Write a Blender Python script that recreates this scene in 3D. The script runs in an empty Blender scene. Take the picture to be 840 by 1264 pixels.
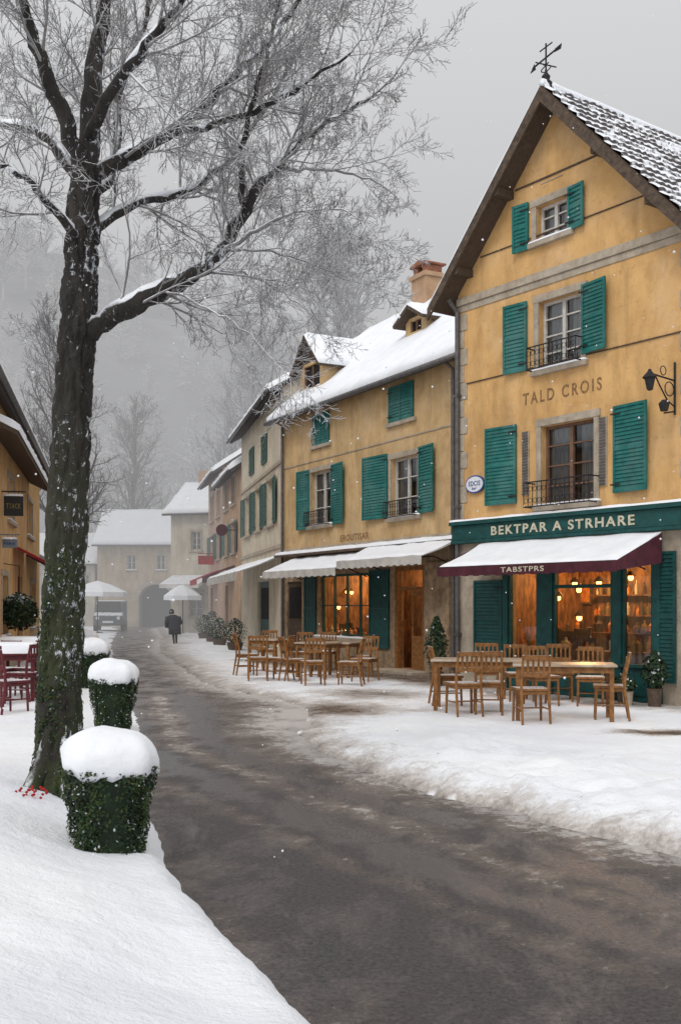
import bpy, math, random
import numpy as np
from mathutils import Vector, Matrix, noise as mnoise
random.seed(7)
R = random.Random(11)
S = bpy.context.scene
COL = S.collection
S.view_settings.view_transform = 'Standard'
S.view_settings.look = 'None'
S.view_settings.exposure = 0

FPX, HX, HY, EYE = 1300.0, 420.0, 745.0, 1.6

# ------------------------------------------------------------ materials
def N(nt, t, **kw):
    n = nt.nodes.new(t)
    for k, v in kw.items():
        setattr(n, k, v)
    return n

def newmat(name):
    m = bpy.data.materials.new(name)
    m.use_nodes = True
    nt = m.node_tree
    return m, nt, nt.nodes['Principled BSDF'], nt.nodes['Material Output']

def c4(c):
    return (c[0], c[1], c[2], 1)

def noise_node(nt, scale, detail=5, rough=.6, mapping=None, dist=0):
    tc = N(nt, 'ShaderNodeTexCoord')
    n = N(nt, 'ShaderNodeTexNoise')
    n.inputs['Scale'].default_value = scale
    n.inputs['Detail'].default_value = min(detail, 5)
    n.inputs['Roughness'].default_value = rough
    n.inputs['Distortion'].default_value = dist
    if mapping:
        mp = N(nt, 'ShaderNodeMapping')
        mp.inputs['Scale'].default_value = mapping
        nt.links.new(tc.outputs['Object'], mp.inputs['Vector'])
        nt.links.new(mp.outputs['Vector'], n.inputs['Vector'])
    else:
        nt.links.new(tc.outputs['Object'], n.inputs['Vector'])
    return n

def ramp(nt, src, a, b, ca=(0, 0, 0), cb=(1, 1, 1)):
    r = N(nt, 'ShaderNodeValToRGB')
    r.color_ramp.elements[0].position = a
    r.color_ramp.elements[1].position = b
    r.color_ramp.elements[0].color = c4(ca)
    r.color_ramp.elements[1].color = c4(cb)
    nt.links.new(src, r.inputs['Fac'])
    return r.outputs['Color']

def mix(nt, fac, a, b, mode='MIX'):
    m = N(nt, 'ShaderNodeMix', data_type='RGBA', blend_type=mode)
    for inp, v in ((m.inputs['Factor'], fac), (m.inputs['A'], a), (m.inputs['B'], b)):
        if hasattr(v, 'links'):
            nt.links.new(v, inp)
        elif isinstance(v, (int, float)):
            inp.default_value = v
        else:
            inp.default_value = c4(v)
    return m.outputs['Result']

def math_n(nt, op, a, b=0.0, clamp=False):
    m = N(nt, 'ShaderNodeMath', operation=op, use_clamp=clamp)
    for i, v in enumerate((a, b)):
        if hasattr(v, 'links'):
            nt.links.new(v, m.inputs[i])
        else:
            m.inputs[i].default_value = v
    return m.outputs[0]

def add_snow(nt, col, lo, hi, nscale=6, namp=.5, snowc=(.8, .82, .86)):
    g = N(nt, 'ShaderNodeNewGeometry')
    sx = N(nt, 'ShaderNodeSeparateXYZ')
    nt.links.new(g.outputs['Normal'], sx.inputs[0])
    n = noise_node(nt, nscale, 3)
    v = math_n(nt, 'ADD', sx.outputs['Z'], math_n(nt, 'MULTIPLY', math_n(nt, 'SUBTRACT', n.outputs['Fac'], .5), namp))
    mr = N(nt, 'ShaderNodeMapRange')
    nt.links.new(v, mr.inputs['Value'])
    mr.inputs['From Min'].default_value = lo
    mr.inputs['From Max'].default_value = hi
    return mix(nt, mr.outputs['Result'], col, snowc)

def mat(name, col, col2=None, rough=.8, scale=4, bump=0, bscale=40, metal=0, snow=None, streak=0, spec=.3, mapping=None, emis=None, lo=.35, hi=.65):
    m, nt, p, o = newmat(name)
    if col2 is None:
        col2 = tuple(c * .72 for c in col)
    n = noise_node(nt, scale, 5, .62, mapping)
    c = ramp(nt, n.outputs['Fac'], lo, hi, col2, col)
    if streak:
        s = noise_node(nt, 1.6, 5, .7, (1.3, 1.3, .35), .4)
        c = mix(nt, ramp(nt, s.outputs['Fac'], .44, .70, (0, 0, 0), (streak,) * 3), c, tuple(k * .42 for k in col2))
        s2 = noise_node(nt, .9, 5, .72)
        c = mix(nt, ramp(nt, s2.outputs['Fac'], .48, .62, (0, 0, 0), (streak * .8,) * 3), c, tuple(min(1, k * .78 + .14) for k in col))
        s3 = noise_node(nt, 9, 4, .7)
        c = mix(nt, ramp(nt, s3.outputs['Fac'], .56, .70, (0, 0, 0), (streak * .8,) * 3), c, tuple(k * .5 for k in col2))
    if snow:
        c = add_snow(nt, c, *snow)
    nt.links.new(c, p.inputs['Base Color'])
    p.inputs['Roughness'].default_value = rough
    p.inputs['Metallic'].default_value = metal
    p.inputs['Specular IOR Level'].default_value = spec
    if bump:
        b = N(nt, 'ShaderNodeBump')
        b.inputs['Strength'].default_value = bump
        b.inputs['Distance'].default_value = .02
        bn = noise_node(nt, bscale, 4, .6, mapping)
        nt.links.new(bn.outputs['Fac'], b.inputs['Height'])
        nt.links.new(b.outputs['Normal'], p.inputs['Normal'])
    if emis:
        p.inputs['Emission Color'].default_value = c4(emis[0])
        p.inputs['Emission Strength'].default_value = emis[1]
    return m

M = {}
M['stucco1'] = mat('ochre_stucco', (.71, .435, .18), (.57, .33, .13), .9, 1.6, .5, 45, streak=.48)
M['stucco2'] = mat('tan_stucco', (.64, .445, .225), (.50, .33, .16), .9, 2.2, .6, 30, streak=.48)
M['stucco3'] = mat('cream_stucco', (.66, .58, .45), (.52, .45, .34), .9, 2, .4, 30, streak=.4)
M['stucco4'] = mat('brown_stucco', (.52, .34, .21), (.40, .25, .15), .9, 2, .4, 30, streak=.4)
M['stucco5'] = mat('pale_stucco', (.60, .54, .44), (.48, .42, .33), .9, 1, .3, 30, streak=.4)
M['stucco6'] = mat('rose_stucco', (.56, .40, .30), (.44, .30, .22), .9, 1.5, .3, 30, streak=.4)
M['stucco7'] = mat('beige_stucco', (.50, .40, .28), (.38, .30, .205), .9, 1, .3, 30, streak=.5)
M['stuccoL'] = mat('orange_stucco', (.70, .44, .20), (.56, .33, .14), .9, 2, .4, 40, streak=.4)
M['stone'] = mat('limestone_trim', (.48, .41, .32), (.33, .275, .21), .85, 5, .6, 30, streak=.4)
M['rubble'] = mat('rough_stone', (.44, .31, .19), (.20, .14, .09), .9, 7, .9, 14, streak=.4)
M['teal'] = mat('teal_paint', (.014, .160, .142), (.009, .110, .100), .55, 8, .15, 60, streak=.35)
M['teald'] = mat('dark_teal_paint', (.010, .078, .075), (.007, .046, .045), .5, 8, .15, 60)
M['greyteal'] = mat('faded_green_paint', (.07, .14, .12), (.05, .10, .085), .7, 8)
M['darkwood'] = mat('weathered_dark_wood', (.12, .085, .06), (.055, .04, .03), .85, 12, .5, 30, mapping=(1, 6, 1))
M['wood'] = mat('warm_varnished_wood', (.30, .135, .04), (.15, .062, .018), .5, 14, .2, 50)
M['sheen_wood'] = mat('table_wood_painted_sheen', (.50, .43, .35), (.34, .24, .15), .35, 7, .2, 50)  # paleness is the wet top's reflection, put into the wood colour
M['woodsnow'] = mat('warm_wood_with_snow', (.30, .135, .04), (.15, .062, .018), .55, 14, .2, 50, snow=(.9, 1.05, 30, .5))
M['white'] = mat('white_frame_paint', (.58, .56, .52), (.42, .40, .36), .6, 10)
M['brownframe'] = mat('brown_frame_paint', (.20, .11, .07), (.12, .07, .045), .6, 10)
M['iron'] = mat('black_iron', (.02, .02, .022), (.035, .03, .03), .6, 20, metal=.3)
M['pipe'] = mat('zinc_pipe', (.16, .15, .15), (.09, .09, .09), .5, 10, metal=.5)
M['snow'] = mat('snow', (.87, .89, .92), (.80, .82, .87), .75, 3, .5, 14, spec=.2)
M['fabric'] = mat('cream_awning_fabric', (.58, .56, .52), (.42, .40, .38), .9, 3, .2, 90)
M['fabricsnow'] = mat('snowy_awning_fabric', (.66, .65, .63), (.52, .50, .48), .9, 3, .3, 40, snow=(.6, 1.05, 3, .8))
M['maroon'] = mat('maroon_fabric', (.085, .02, .03), (.05, .012, .02), .85, 6)
M['red'] = mat('red_fabric', (.45, .03, .03), (.3, .02, .02), .85, 6)
M['letters'] = mat('cream_letters', (.60, .57, .44), (.42, .38, .28), .7, 14)
M['lettersy'] = mat('dull_yellow_letters', (.30, .24, .09), (.2, .16, .06), .7, 14)
M['lettersd'] = mat('faded_brown_letters', (.14, .08, .04), (.34, .20, .09), .9, 22)
M['tile'] = mat('dark_roof_tiles', (.09, .08, .085), (.045, .04, .04), .8, 9, .4, 30)
M['terracotta'] = mat('terracotta', (.36, .15, .09), (.22, .10, .06), .85, 8, .3, 30, snow=(.8, 1, 5, .4))
M['curtain'] = mat('grey_curtain', (.34, .35, .36), (.16, .165, .17), .9, 9, mapping=(6, 1, .4))
M['dark'] = mat('painted_dark_interior', (.025, .022, .022), (.015, .013, .013), .9, 4)  # near-black colour stands in for the shade of unlit interiors
M['blue'] = mat('blue_enamel', (.03, .07, .30), (.02, .05, .2), .4, 6)
M['whitee'] = mat('white_enamel', (.72, .74, .76), (.6, .62, .65), .4, 6)
M['greyboard'] = mat('grey_blue_board', (.22, .26, .30), (.15, .18, .2), .6, 6)
M['black'] = mat('black_paint', (.02, .02, .022), (.03, .03, .03), .5, 6)
M['cloth'] = mat('dark_coat_cloth', (.025, .027, .035), (.04, .04, .05), .9, 20)
M['jeans'] = mat('dark_trousers', (.03, .035, .05), (.02, .02, .03), .9, 20)
M['skin'] = mat('skin', (.45, .28, .2), (.4, .24, .17), .6, 20)
M['redchair'] = mat('maroon_painted_metal', (.13, .02, .025), (.08, .015, .02), .5, 12, snow=(.85, 1.0, 30, .5))
M['inwall'] = mat('interior_panelling', (.24, .11, .042), (.07, .034, .015), .6, 3.5, mapping=(3, 3, 1), lo=.4, hi=.65)  # amber noise over the panelling also paints in lamp-lit patches
M['leaf'] = mat('ivy_leaves', (.035, .070, .022), (.012, .03, .01), .6, 9)
M['leafd'] = mat('dark_evergreen_leaves', (.018, .036, .016), (.01, .02, .01), .7, 9)
M['moss'] = mat('moss_tufts', (.06, .075, .022), (.03, .04, .012), .95, 9)
M['leafsnow'] = mat('snowy_leaves', (.6, .64, .66), (.3, .36, .34), .8, 9)
M['bulb'] = mat('glowing_lamp', (1, .5, .15), (1, .5, .15), .5, 1, emis=((1, .40, .09), 10))
M['carpaint'] = mat('grey_car_paint', (.10, .11, .12), (.07, .08, .09), .3, 3, snow=(.8, .98, 4, .3))
M['rubber'] = mat('tyre_rubber', (.02, .02, .02), (.03, .03, .03), .9, 6)
M['bottle'] = mat('bottle_glass', (.10, .16, .05), (.25, .10, .03), .2, 30)
M['amber'] = mat('amber_goods', (.60, .26, .06), (.34, .10, .02), .5, 12)

def glass(name, tint=(.9, .95, .95), refl=.16):
    m, nt, p, o = newmat(name)
    nt.nodes.remove(p)
    t = N(nt, 'ShaderNodeBsdfTransparent'); t.inputs[0].default_value = c4(tint)
    g = N(nt, 'ShaderNodeBsdfGlossy'); g.inputs['Roughness'].default_value = .04
    fr = N(nt, 'ShaderNodeFresnel'); fr.inputs[0].default_value = 1.45
    f = math_n(nt, 'ADD', fr.outputs[0], refl * .4, True)
    mx = N(nt, 'ShaderNodeMixShader')
    nt.links.new(f, mx.inputs[0]); nt.links.new(t.outputs[0], mx.inputs[1]); nt.links.new(g.outputs[0], mx.inputs[2])
    nt.links.new(mx.outputs[0], o.inputs['Surface'])
    return m
M['glass'] = glass('window_glass', (.85, .87, .88), .18)

def barkmat(name, base, base2, snow, haze=None, scale=9):
    m, nt, p, o = newmat(name)
    n = noise_node(nt, scale, 5, .7, (1, 1, .3))
    c = ramp(nt, n.outputs['Fac'], .35, .7, base2, base)
    if not haze:
        g = noise_node(nt, 2.0, 5, .6)
        sz = N(nt, 'ShaderNodeSeparateXYZ'); tc = N(nt, 'ShaderNodeTexCoord')
        nt.links.new(tc.outputs['Object'], sz.inputs[0])
        hgt = N(nt, 'ShaderNodeMapRange'); nt.links.new(sz.outputs['Z'], hgt.inputs['Value'])
        hgt.inputs['From Min'].default_value = 3.4; hgt.inputs['From Max'].default_value = .4
        ms = math_n(nt, 'MULTIPLY', ramp(nt, g.outputs['Fac'], .36, .56), hgt.outputs['Result'])
        c = mix(nt, math_n(nt, 'MULTIPLY', ms, .85), c, (.042, .055, .015))
        n2 = noise_node(nt, 22, 5, .80, (1, 1, .6), .5)
        n4 = noise_node(nt, 2.2, 3, .5)
        geo = N(nt, 'ShaderNodeNewGeometry'); sp = N(nt, 'ShaderNodeSeparateXYZ'); nt.links.new(geo.outputs['Normal'], sp.inputs[0])
        side = math_n(nt, 'MULTIPLY', sp.outputs['X'], .035)
        v = math_n(nt, 'ADD', n2.outputs['Fac'], side)
        v = math_n(nt, 'ADD', v, math_n(nt, 'MULTIPLY', math_n(nt, 'SUBTRACT', n4.outputs['Fac'], .5), .32))
        c = mix(nt, ramp(nt, v, .605, .645), c, (.62, .65, .70))
    c = add_snow(nt, c, *snow)
    nt.links.new(c, p.inputs['Base Color'])
    p.inputs['Roughness'].default_value = .9
    if not haze:
        b = N(nt, 'ShaderNodeBump'); b.inputs['Strength'].default_value = 1.0; b.inputs['Distance'].default_value = .05
        nb = noise_node(nt, 16, 5, .7, (1, 1, .25))
        nt.links.new(nb.outputs['Fac'], b.inputs['Height']); nt.links.new(b.outputs['Normal'], p.inputs['Normal'])
    return m
M['bark'] = barkmat('snowy_bark', (.045, .038, .032), (.012, .010, .009), (.42, .65, 9, .8))
M['twig'] = barkmat('snowy_twigs', (.32, .31, .305), (.15, .14, .138), (-.05, .5, 5, 1.2), True)
M['frost'] = barkmat('frosted_branches', (.38, .37, .38), (.27, .26, .27), (-.3, .5, 3, .8), True, 2)
M['hazebark'] = barkmat('haze_greyed_branches', (.13, .12, .12), (.10, .09, .09), (.3, .9, 3, .6), True, 2)  # lighter and greyer than near bark: distance haze put into the colour

def groundmat():
    m, nt, p, o = newmat('snow_ground')
    a = N(nt, 'ShaderNodeAttribute', attribute_name='slush')
    n1 = noise_node(nt, 2.5, 5, .72); n2 = noise_node(nt, 18, 5, .72); n3 = noise_node(nt, .6, 4, .5)
    sn = ramp(nt, n3.outputs['Fac'], .35, .65, (.80, .82, .87), (.88, .90, .92))
    v = math_n(nt, 'ADD', a.outputs['Fac'], math_n(nt, 'MULTIPLY', math_n(nt, 'SUBTRACT', n1.outputs['Fac'], .5), .9))
    v = math_n(nt, 'ADD', v, math_n(nt, 'MULTIPLY', math_n(nt, 'SUBTRACT', n2.outputs['Fac'], .5), .7))
    f1 = ramp(nt, v, .26, .62)
    c = mix(nt, f1, sn, (.50, .46, .43))
    f2 = ramp(nt, v, .60, .98)
    c = mix(nt, f2, c, (.12, .092, .075))
    nt.links.new(c, p.inputs['Base Color'])
    nt.links.new(ramp(nt, f2, 0, 1, (.75,) * 3, (.22,) * 3), p.inputs['Roughness'])
    b = N(nt, 'ShaderNodeBump'); b.inputs['Strength'].default_value = .8; b.inputs['Distance'].default_value = .035
    nb = noise_node(nt, 10, 5, .70)
    nt.links.new(nb.outputs['Fac'], b.inputs['Height']); nt.links.new(b.outputs['Normal'], p.inputs['Normal'])
    p.inputs['Specular IOR Level'].default_value = .25
    return m
M['ground'] = groundmat()

def roadmat():
    m, nt, p, o = newmat('wet_asphalt')
    al = N(nt, 'ShaderNodeAttribute', attribute_name='mud_sheen')
    wt_ = N(nt, 'ShaderNodeAttribute', attribute_name='wet')
    fine = noise_node(nt, 38, 5, .88); med = noise_node(nt, 1.9, 5, .82, None, .5); pud = noise_node(nt, 1.6, 5, .75, (1, .55, 1), .4)
    c = ramp(nt, fine.outputs['Fac'], .36, .64, (.016, .015, .017), (.155, .140, .140))
    big = noise_node(nt, .45, 5, .65)
    c = mix(nt, ramp(nt, big.outputs['Fac'], .4, .62, (0, 0, 0), (.35,) * 3), c, (.065, .057, .057))
    v = math_n(nt, 'ADD', al.outputs['Fac'], math_n(nt, 'MULTIPLY', math_n(nt, 'SUBTRACT', med.outputs['Fac'], .5), 1.5))
    v = math_n(nt, 'ADD', v, math_n(nt, 'MULTIPLY', math_n(nt, 'SUBTRACT', fine.outputs['Fac'], .5), .8))
    c = mix(nt, ramp(nt, v, .16, .62, (0, 0, 0), (.8,) * 3), c, (.21, .165, .135))
    st = noise_node(nt, 8, 5, .85, None, .6)
    v2 = math_n(nt, 'ADD', v, math_n(nt, 'MULTIPLY', math_n(nt, 'SUBTRACT', st.outputs['Fac'], .5), 2.1))
    sl_ = ramp(nt, v2, .58, .88, (0, 0, 0), (.92,) * 3)
    c = mix(nt, sl_, c, (.52, .49, .47))
    nt.links.new(c, p.inputs['Base Color'])
    pv = math_n(nt, 'ADD', pud.outputs['Fac'], math_n(nt, 'MULTIPLY', wt_.outputs['Fac'], .12))
    wet = ramp(nt, pv, .48, .64, (.50,) * 3, (.13,) * 3)
    fr = math_n(nt, 'ADD', wet, math_n(nt, 'MULTIPLY', fine.outputs['Fac'], .22))
    fr = math_n(nt, 'ADD', fr, math_n(nt, 'MULTIPLY', sl_, .35))
    nt.links.new(fr, p.inputs['Roughness'])
    p.inputs['Specular IOR Level'].default_value = .55
    b = N(nt, 'ShaderNodeBump'); b.inputs['Distance'].default_value = .025
    nt.links.new(ramp(nt, pv, .48, .64, (1,) * 3, (.28,) * 3), b.inputs['Strength'])
    nt.links.new(math_n(nt, 'ADD', fine.outputs['Fac'], math_n(nt, 'MULTIPLY', st.outputs['Fac'], 1.5)), b.inputs['Height']); nt.links.new(b.outputs['Normal'], p.inputs['Normal'])
    return m
M['road'] = roadmat()

def tilesnow():
    m, nt, p, o = newmat('tiles_half_covered_in_snow')
    n = noise_node(nt, 1.0, 5, .7, None, .8); n2 = noise_node(nt, 9, 5, .75)
    base = ramp(nt, n2.outputs['Fac'], .3, .7, (.028, .026, .028), (.12, .10, .095))
    v = math_n(nt, 'ADD', math_n(nt, 'MULTIPLY', n.outputs['Fac'], 1.5), math_n(nt, 'MULTIPLY', n2.outputs['Fac'], .6))
    g = N(nt, 'ShaderNodeNewGeometry'); sp = N(nt, 'ShaderNodeSeparateXYZ'); nt.links.new(g.outputs['Normal'], sp.inputs[0])
    v = math_n(nt, 'ADD', v, math_n(nt, 'MULTIPLY', math_n(nt, 'SUBTRACT', sp.outputs['Z'], .66), .4))
    c = mix(nt, ramp(nt, v, .82, .96), base, (.80, .82, .86))
    nt.links.new(c, p.inputs['Base Color']); p.inputs['Roughness'].default_value = .8
    return m
M['tilesnow'] = tilesnow()

# ------------------------------------------------------------ builder
class B:
    def __init__(s):
        s.v = []; s.f = []; s.m = []
    def poly(s, pts, mi=0):
        i = len(s.v); s.v += [tuple(p) for p in pts]
        s.f.append(tuple(range(i, i + len(pts)))); s.m.append(mi)
    def box(s, x0, x1, y0, y1, z0, z1, mi=0):
        i = len(s.v)
        s.v += [(x0, y0, z0), (x1, y0, z0), (x1, y1, z0), (x0, y1, z0), (x0, y0, z1), (x1, y0, z1), (x1, y1, z1), (x0, y1, z1)]
        for q in ((0, 3, 2, 1), (4, 5, 6, 7), (0, 1, 5, 4), (1, 2, 6, 5), (2, 3, 7, 6), (3, 0, 4, 7)):
            s.f.append(tuple(i + k for k in q)); s.m.append(mi)
    def prism(s, pts, off, mi=0):
        n = len(pts); i = len(s.v)
        s.v += [tuple(p) for p in pts] + [(p[0] + off[0], p[1] + off[1], p[2] + off[2]) for p in pts]
        s.f.append(tuple(range(i + n - 1, i - 1, -1))); s.m.append(mi)
        s.f.append(tuple(range(i + n, i + 2 * n))); s.m.append(mi)
        for k in range(n):
            s.f.append((i + k, i + (k + 1) % n, i + n + (k + 1) % n, i + n + k)); s.m.append(mi)
    def tube(s, pts, rads, sides=6, mi=0, cap=True):
        pts = [Vector(p) for p in pts]
        if not isinstance(rads, (list, tuple)):
            rads = [rads] * len(pts)
        base = len(s.v); n = len(pts)
        up = Vector((0.13, .31, .94))
        for k in range(n):
            a = pts[max(0, k - 1)]; b = pts[min(n - 1, k + 1)]
            t = (b - a)
            if t.length < 1e-9: t = Vector((0, 0, 1))
            t.normalize()
            if k == 0:
                x = up - t * up.dot(t)
                if x.length < .05: x = Vector((1, 0, 0)) - t * t.x
            else:
                x = x - t * x.dot(t)
            x.normalize(); y = t.cross(x)
            for j in range(sides):
                an = 2 * math.pi * j / sides
                q = pts[k] + (x * math.cos(an) + y * math.sin(an)) * rads[k]
                s.v.append((q.x, q.y, q.z))
        for k in range(n - 1):
            for j in range(sides):
                a0 = base + k * sides + j; a1 = base + k * sides + (j + 1) % sides
                s.f.append((a0, a1, a1 + sides, a0 + sides)); s.m.append(mi)
        if cap:
            s.f.append(tuple(base + j for j in range(sides - 1, -1, -1))); s.m.append(mi)
            s.f.append(tuple(base + (n - 1) * sides + j for j in range(sides))); s.m.append(mi)
    def lathe(s, prof, cx=0, cy=0, n=16, mi=0, sq=1.0, jit=0):
        base = len(s.v)
        for (r, z) in prof:
            for j in range(n):
                a = 2 * math.pi * j / n
                ca, sa = math.cos(a), math.sin(a)
                if sq != 1.0:
                    ca = math.copysign(abs(ca) ** sq, ca); sa = math.copysign(abs(sa) ** sq, sa)
                k = 1 + jit * mnoise.noise(Vector((ca * 2, sa * 2, z * 5)))
                s.v.append((cx + r * ca * k, cy + r * sa * k, z + (jit * .1 * mnoise.noise(Vector((ca * 3 * r, sa * 3 * r, z)))) ))
        for k in range(len(prof) - 1):
            for j in range(n):
                a0 = base + k * n + j; a1 = base + k * n + (j + 1) % n
                s.f.append((a0, a1, a1 + n, a0 + n)); s.m.append(mi)
        s.f.append(tuple(base + j for j in range(n - 1, -1, -1))); s.m.append(mi)
        s.f.append(tuple(base + (len(prof) - 1) * n + j for j in range(n))); s.m.append(mi)
    def sheet(s, a, b, c, d, th=.1, step=.25, amp=.03, edge=.12, mi=0, disp=None):
        a, b, c, d = map(Vector, (a, b, c, d))
        nrm = (b - a).cross(d - a).normalized()
        lu = (b - a).length; lv = (d - a).length
        nu = max(3, int(lu / step)); nv = max(3, int(lv / step))
        base = len(s.v)
        sd = R.random() * 50
        us = [i / nu for i in range(nu + 1)]; vs = [i / nv for i in range(nv + 1)]
        us = [0, min(.4 * edge / lu, .3 / nu)] + us[1:-1] + [1 - min(.4 * edge / lu, .3 / nu), 1]
        vs = [0, min(.4 * edge / lv, .3 / nv)] + vs[1:-1] + [1 - min(.4 * edge / lv, .3 / nv), 1]
        for v in vs:
            for u in us:
                p = (a * (1 - u) + b * u) * (1 - v) + (d * (1 - u) + c * u) * v
                if disp:
                    h = disp(u * lu, v * lv)
                else:
                    e = min(u * lu, (1 - u) * lu, v * lv, (1 - v) * lv)
                    k = min(1, e / edge); k = math.sqrt(max(0, 1 - (1 - k) ** 2))
                    h = k * (th + amp * mnoise.noise(p * 2.2 + Vector((sd, 0, 0))) + amp * .5 * mnoise.noise(p * 7))
                q = p + nrm * h
                s.v.append((q.x, q.y, q.z))
        W = len(us)
        for j in range(len(vs) - 1):
            for i in range(W - 1):
                k = base + j * W + i
                s.f.append((k, k + 1, k + W + 1, k + W)); s.m.append(mi)
    def obj(s, name, mats, parent=None, smooth=False, bevel=0, loc=None, rot=None):
        me = bpy.data.meshes.new(name)
        me.from_pydata(s.v, [], s.f)
        if not isinstance(mats, (list, tuple)): mats = [mats]
        for m in mats: me.materials.append(M[m] if isinstance(m, str) else m)
        me.polygons.foreach_set('material_index', s.m)
        if smooth: me.polygons.foreach_set('use_smooth', [True] * len(s.f))
        me.update()
        o = bpy.data.objects.new(name, me); COL.objects.link(o)
        if parent: o.parent = parent
        if loc: o.location = loc
        if rot: o.rotation_euler = rot
        if bevel:
            md = o.modifiers.new('bevel', 'BEVEL'); md.width = bevel; md.segments = 2; md.limit_method = 'ANGLE'
        return o

def empty(name, loc, rz=0, label=None, cat=None, group=None):
    o = bpy.data.objects.new(name, None); COL.objects.link(o)
    o.location = tuple(loc)[:3]; o.rotation_euler = (0, 0, rz); o.empty_display_size = .3
    if label: o['label'] = label
    if cat: o['category'] = cat
    if group: o['group'] = group
    return o
def tag(o, label, cat, group=None):
    o['label'] = label; o['category'] = cat
    if group: o['group'] = group
    return o

def copy_thing(src, loc, rz, label=None, scale=None):
    n = src.copy(); COL.objects.link(n)
    n.location = loc; n.rotation_euler = (0, 0, rz)
    if scale: n.scale = (scale,) * 3
    if label: n['label'] = label
    for ch in src.children:
        k = ch.copy(); COL.objects.link(k); k.parent = n
        for ch2 in ch.children:
            k2 = ch2.copy(); COL.objects.link(k2); k2.parent = k
    return n

class Frame:
    """vertical facade: origin at its left foot, u to the right, w up, d outward"""
    def __init__(s, p0, p1):
        s.p = Vector(p0); e = Vector(p1) - s.p; s.len = e.length; s.e = e.normalized()
        s.out = Vector((s.e.y, -s.e.x)); s.ang = math.atan2(s.e.y, s.e.x)
    def at(s, px, py=745, d=0):
        dx = (px - HX) / FPX; p = s.p + s.out * d
        u = (dx * p.y - p.x) / (s.e.x - dx * s.e.y)
        Z = p.y + u * s.e.y
        return u, EYE + (HY - py) / FPX * Z
    def U(s, px, d=0): return s.at(px, 745, d)[0]
    def world(s, u, d=0, w=0):
        q = s.p + s.e * u + s.out * d
        return (q.x, q.y, w)
    def rect(s, x0, yb0, x1, yt1):
        u0, w0 = s.at(x0, yb0); u1, w1 = s.at(x1, yt1)
        return u0, u1, w0, w1

def clip(poly, a, b, c):
    out = []
    for i in range(len(poly)):
        p, q = poly[i], poly[(i + 1) % len(poly)]
        dp = a * p[0] + b * p[1] - c; dq = a * q[0] + b * q[1] - c
        if dp <= 0: out.append(p)
        if dp * dq < 0:
            t = dp / (dp - dq); out.append((p[0] + (q[0] - p[0]) * t, p[1] + (q[1] - p[1]) * t))
    return out

def wall(b, u0, u1, w0, w1, holes, depth=.24, clips=(), mi=0, y=0.0):
    us = sorted(set([u0, u1] + [h[0] for h in holes] + [h[1] for h in holes]))
    ws = sorted(set([w0, w1] + [h[2] for h in holes] + [h[3] for h in holes]))
    us = [k for k in us if u0 <= k <= u1]; ws = [k for k in ws if w0 <= k <= w1]
    for i in range(len(us) - 1):
        for j in range(len(ws) - 1):
            cu = (us[i] + us[i + 1]) / 2; cw = (ws[j] + ws[j + 1]) / 2
            if any(h[0] < cu < h[1] and h[2] < cw < h[3] for h in holes): continue
            pl = [(us[i], ws[j]), (us[i + 1], ws[j]), (us[i + 1], ws[j + 1]), (us[i], ws[j + 1])]
            for c in clips: pl = clip(pl, *c) if len(pl) > 2 else pl
            if len(pl) > 2: b.poly([(p[0], y, p[1]) for p in pl], mi)
    for h in holes:
        a, c, e, g = h
        b.poly([(a, y, e), (a, y, g), (a, y + depth, g), (a, y + depth, e)][::-1], mi)
        b.poly([(c, y, e), (c, y, g), (c, y + depth, g), (c, y + depth, e)], mi)
        b.poly([(a, y, e), (c, y, e), (c, y + depth, e), (a, y + depth, e)][::-1], mi)
        b.poly([(a, y, g), (c, y, g), (c, y + depth, g), (a, y + depth, g)], mi)

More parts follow.
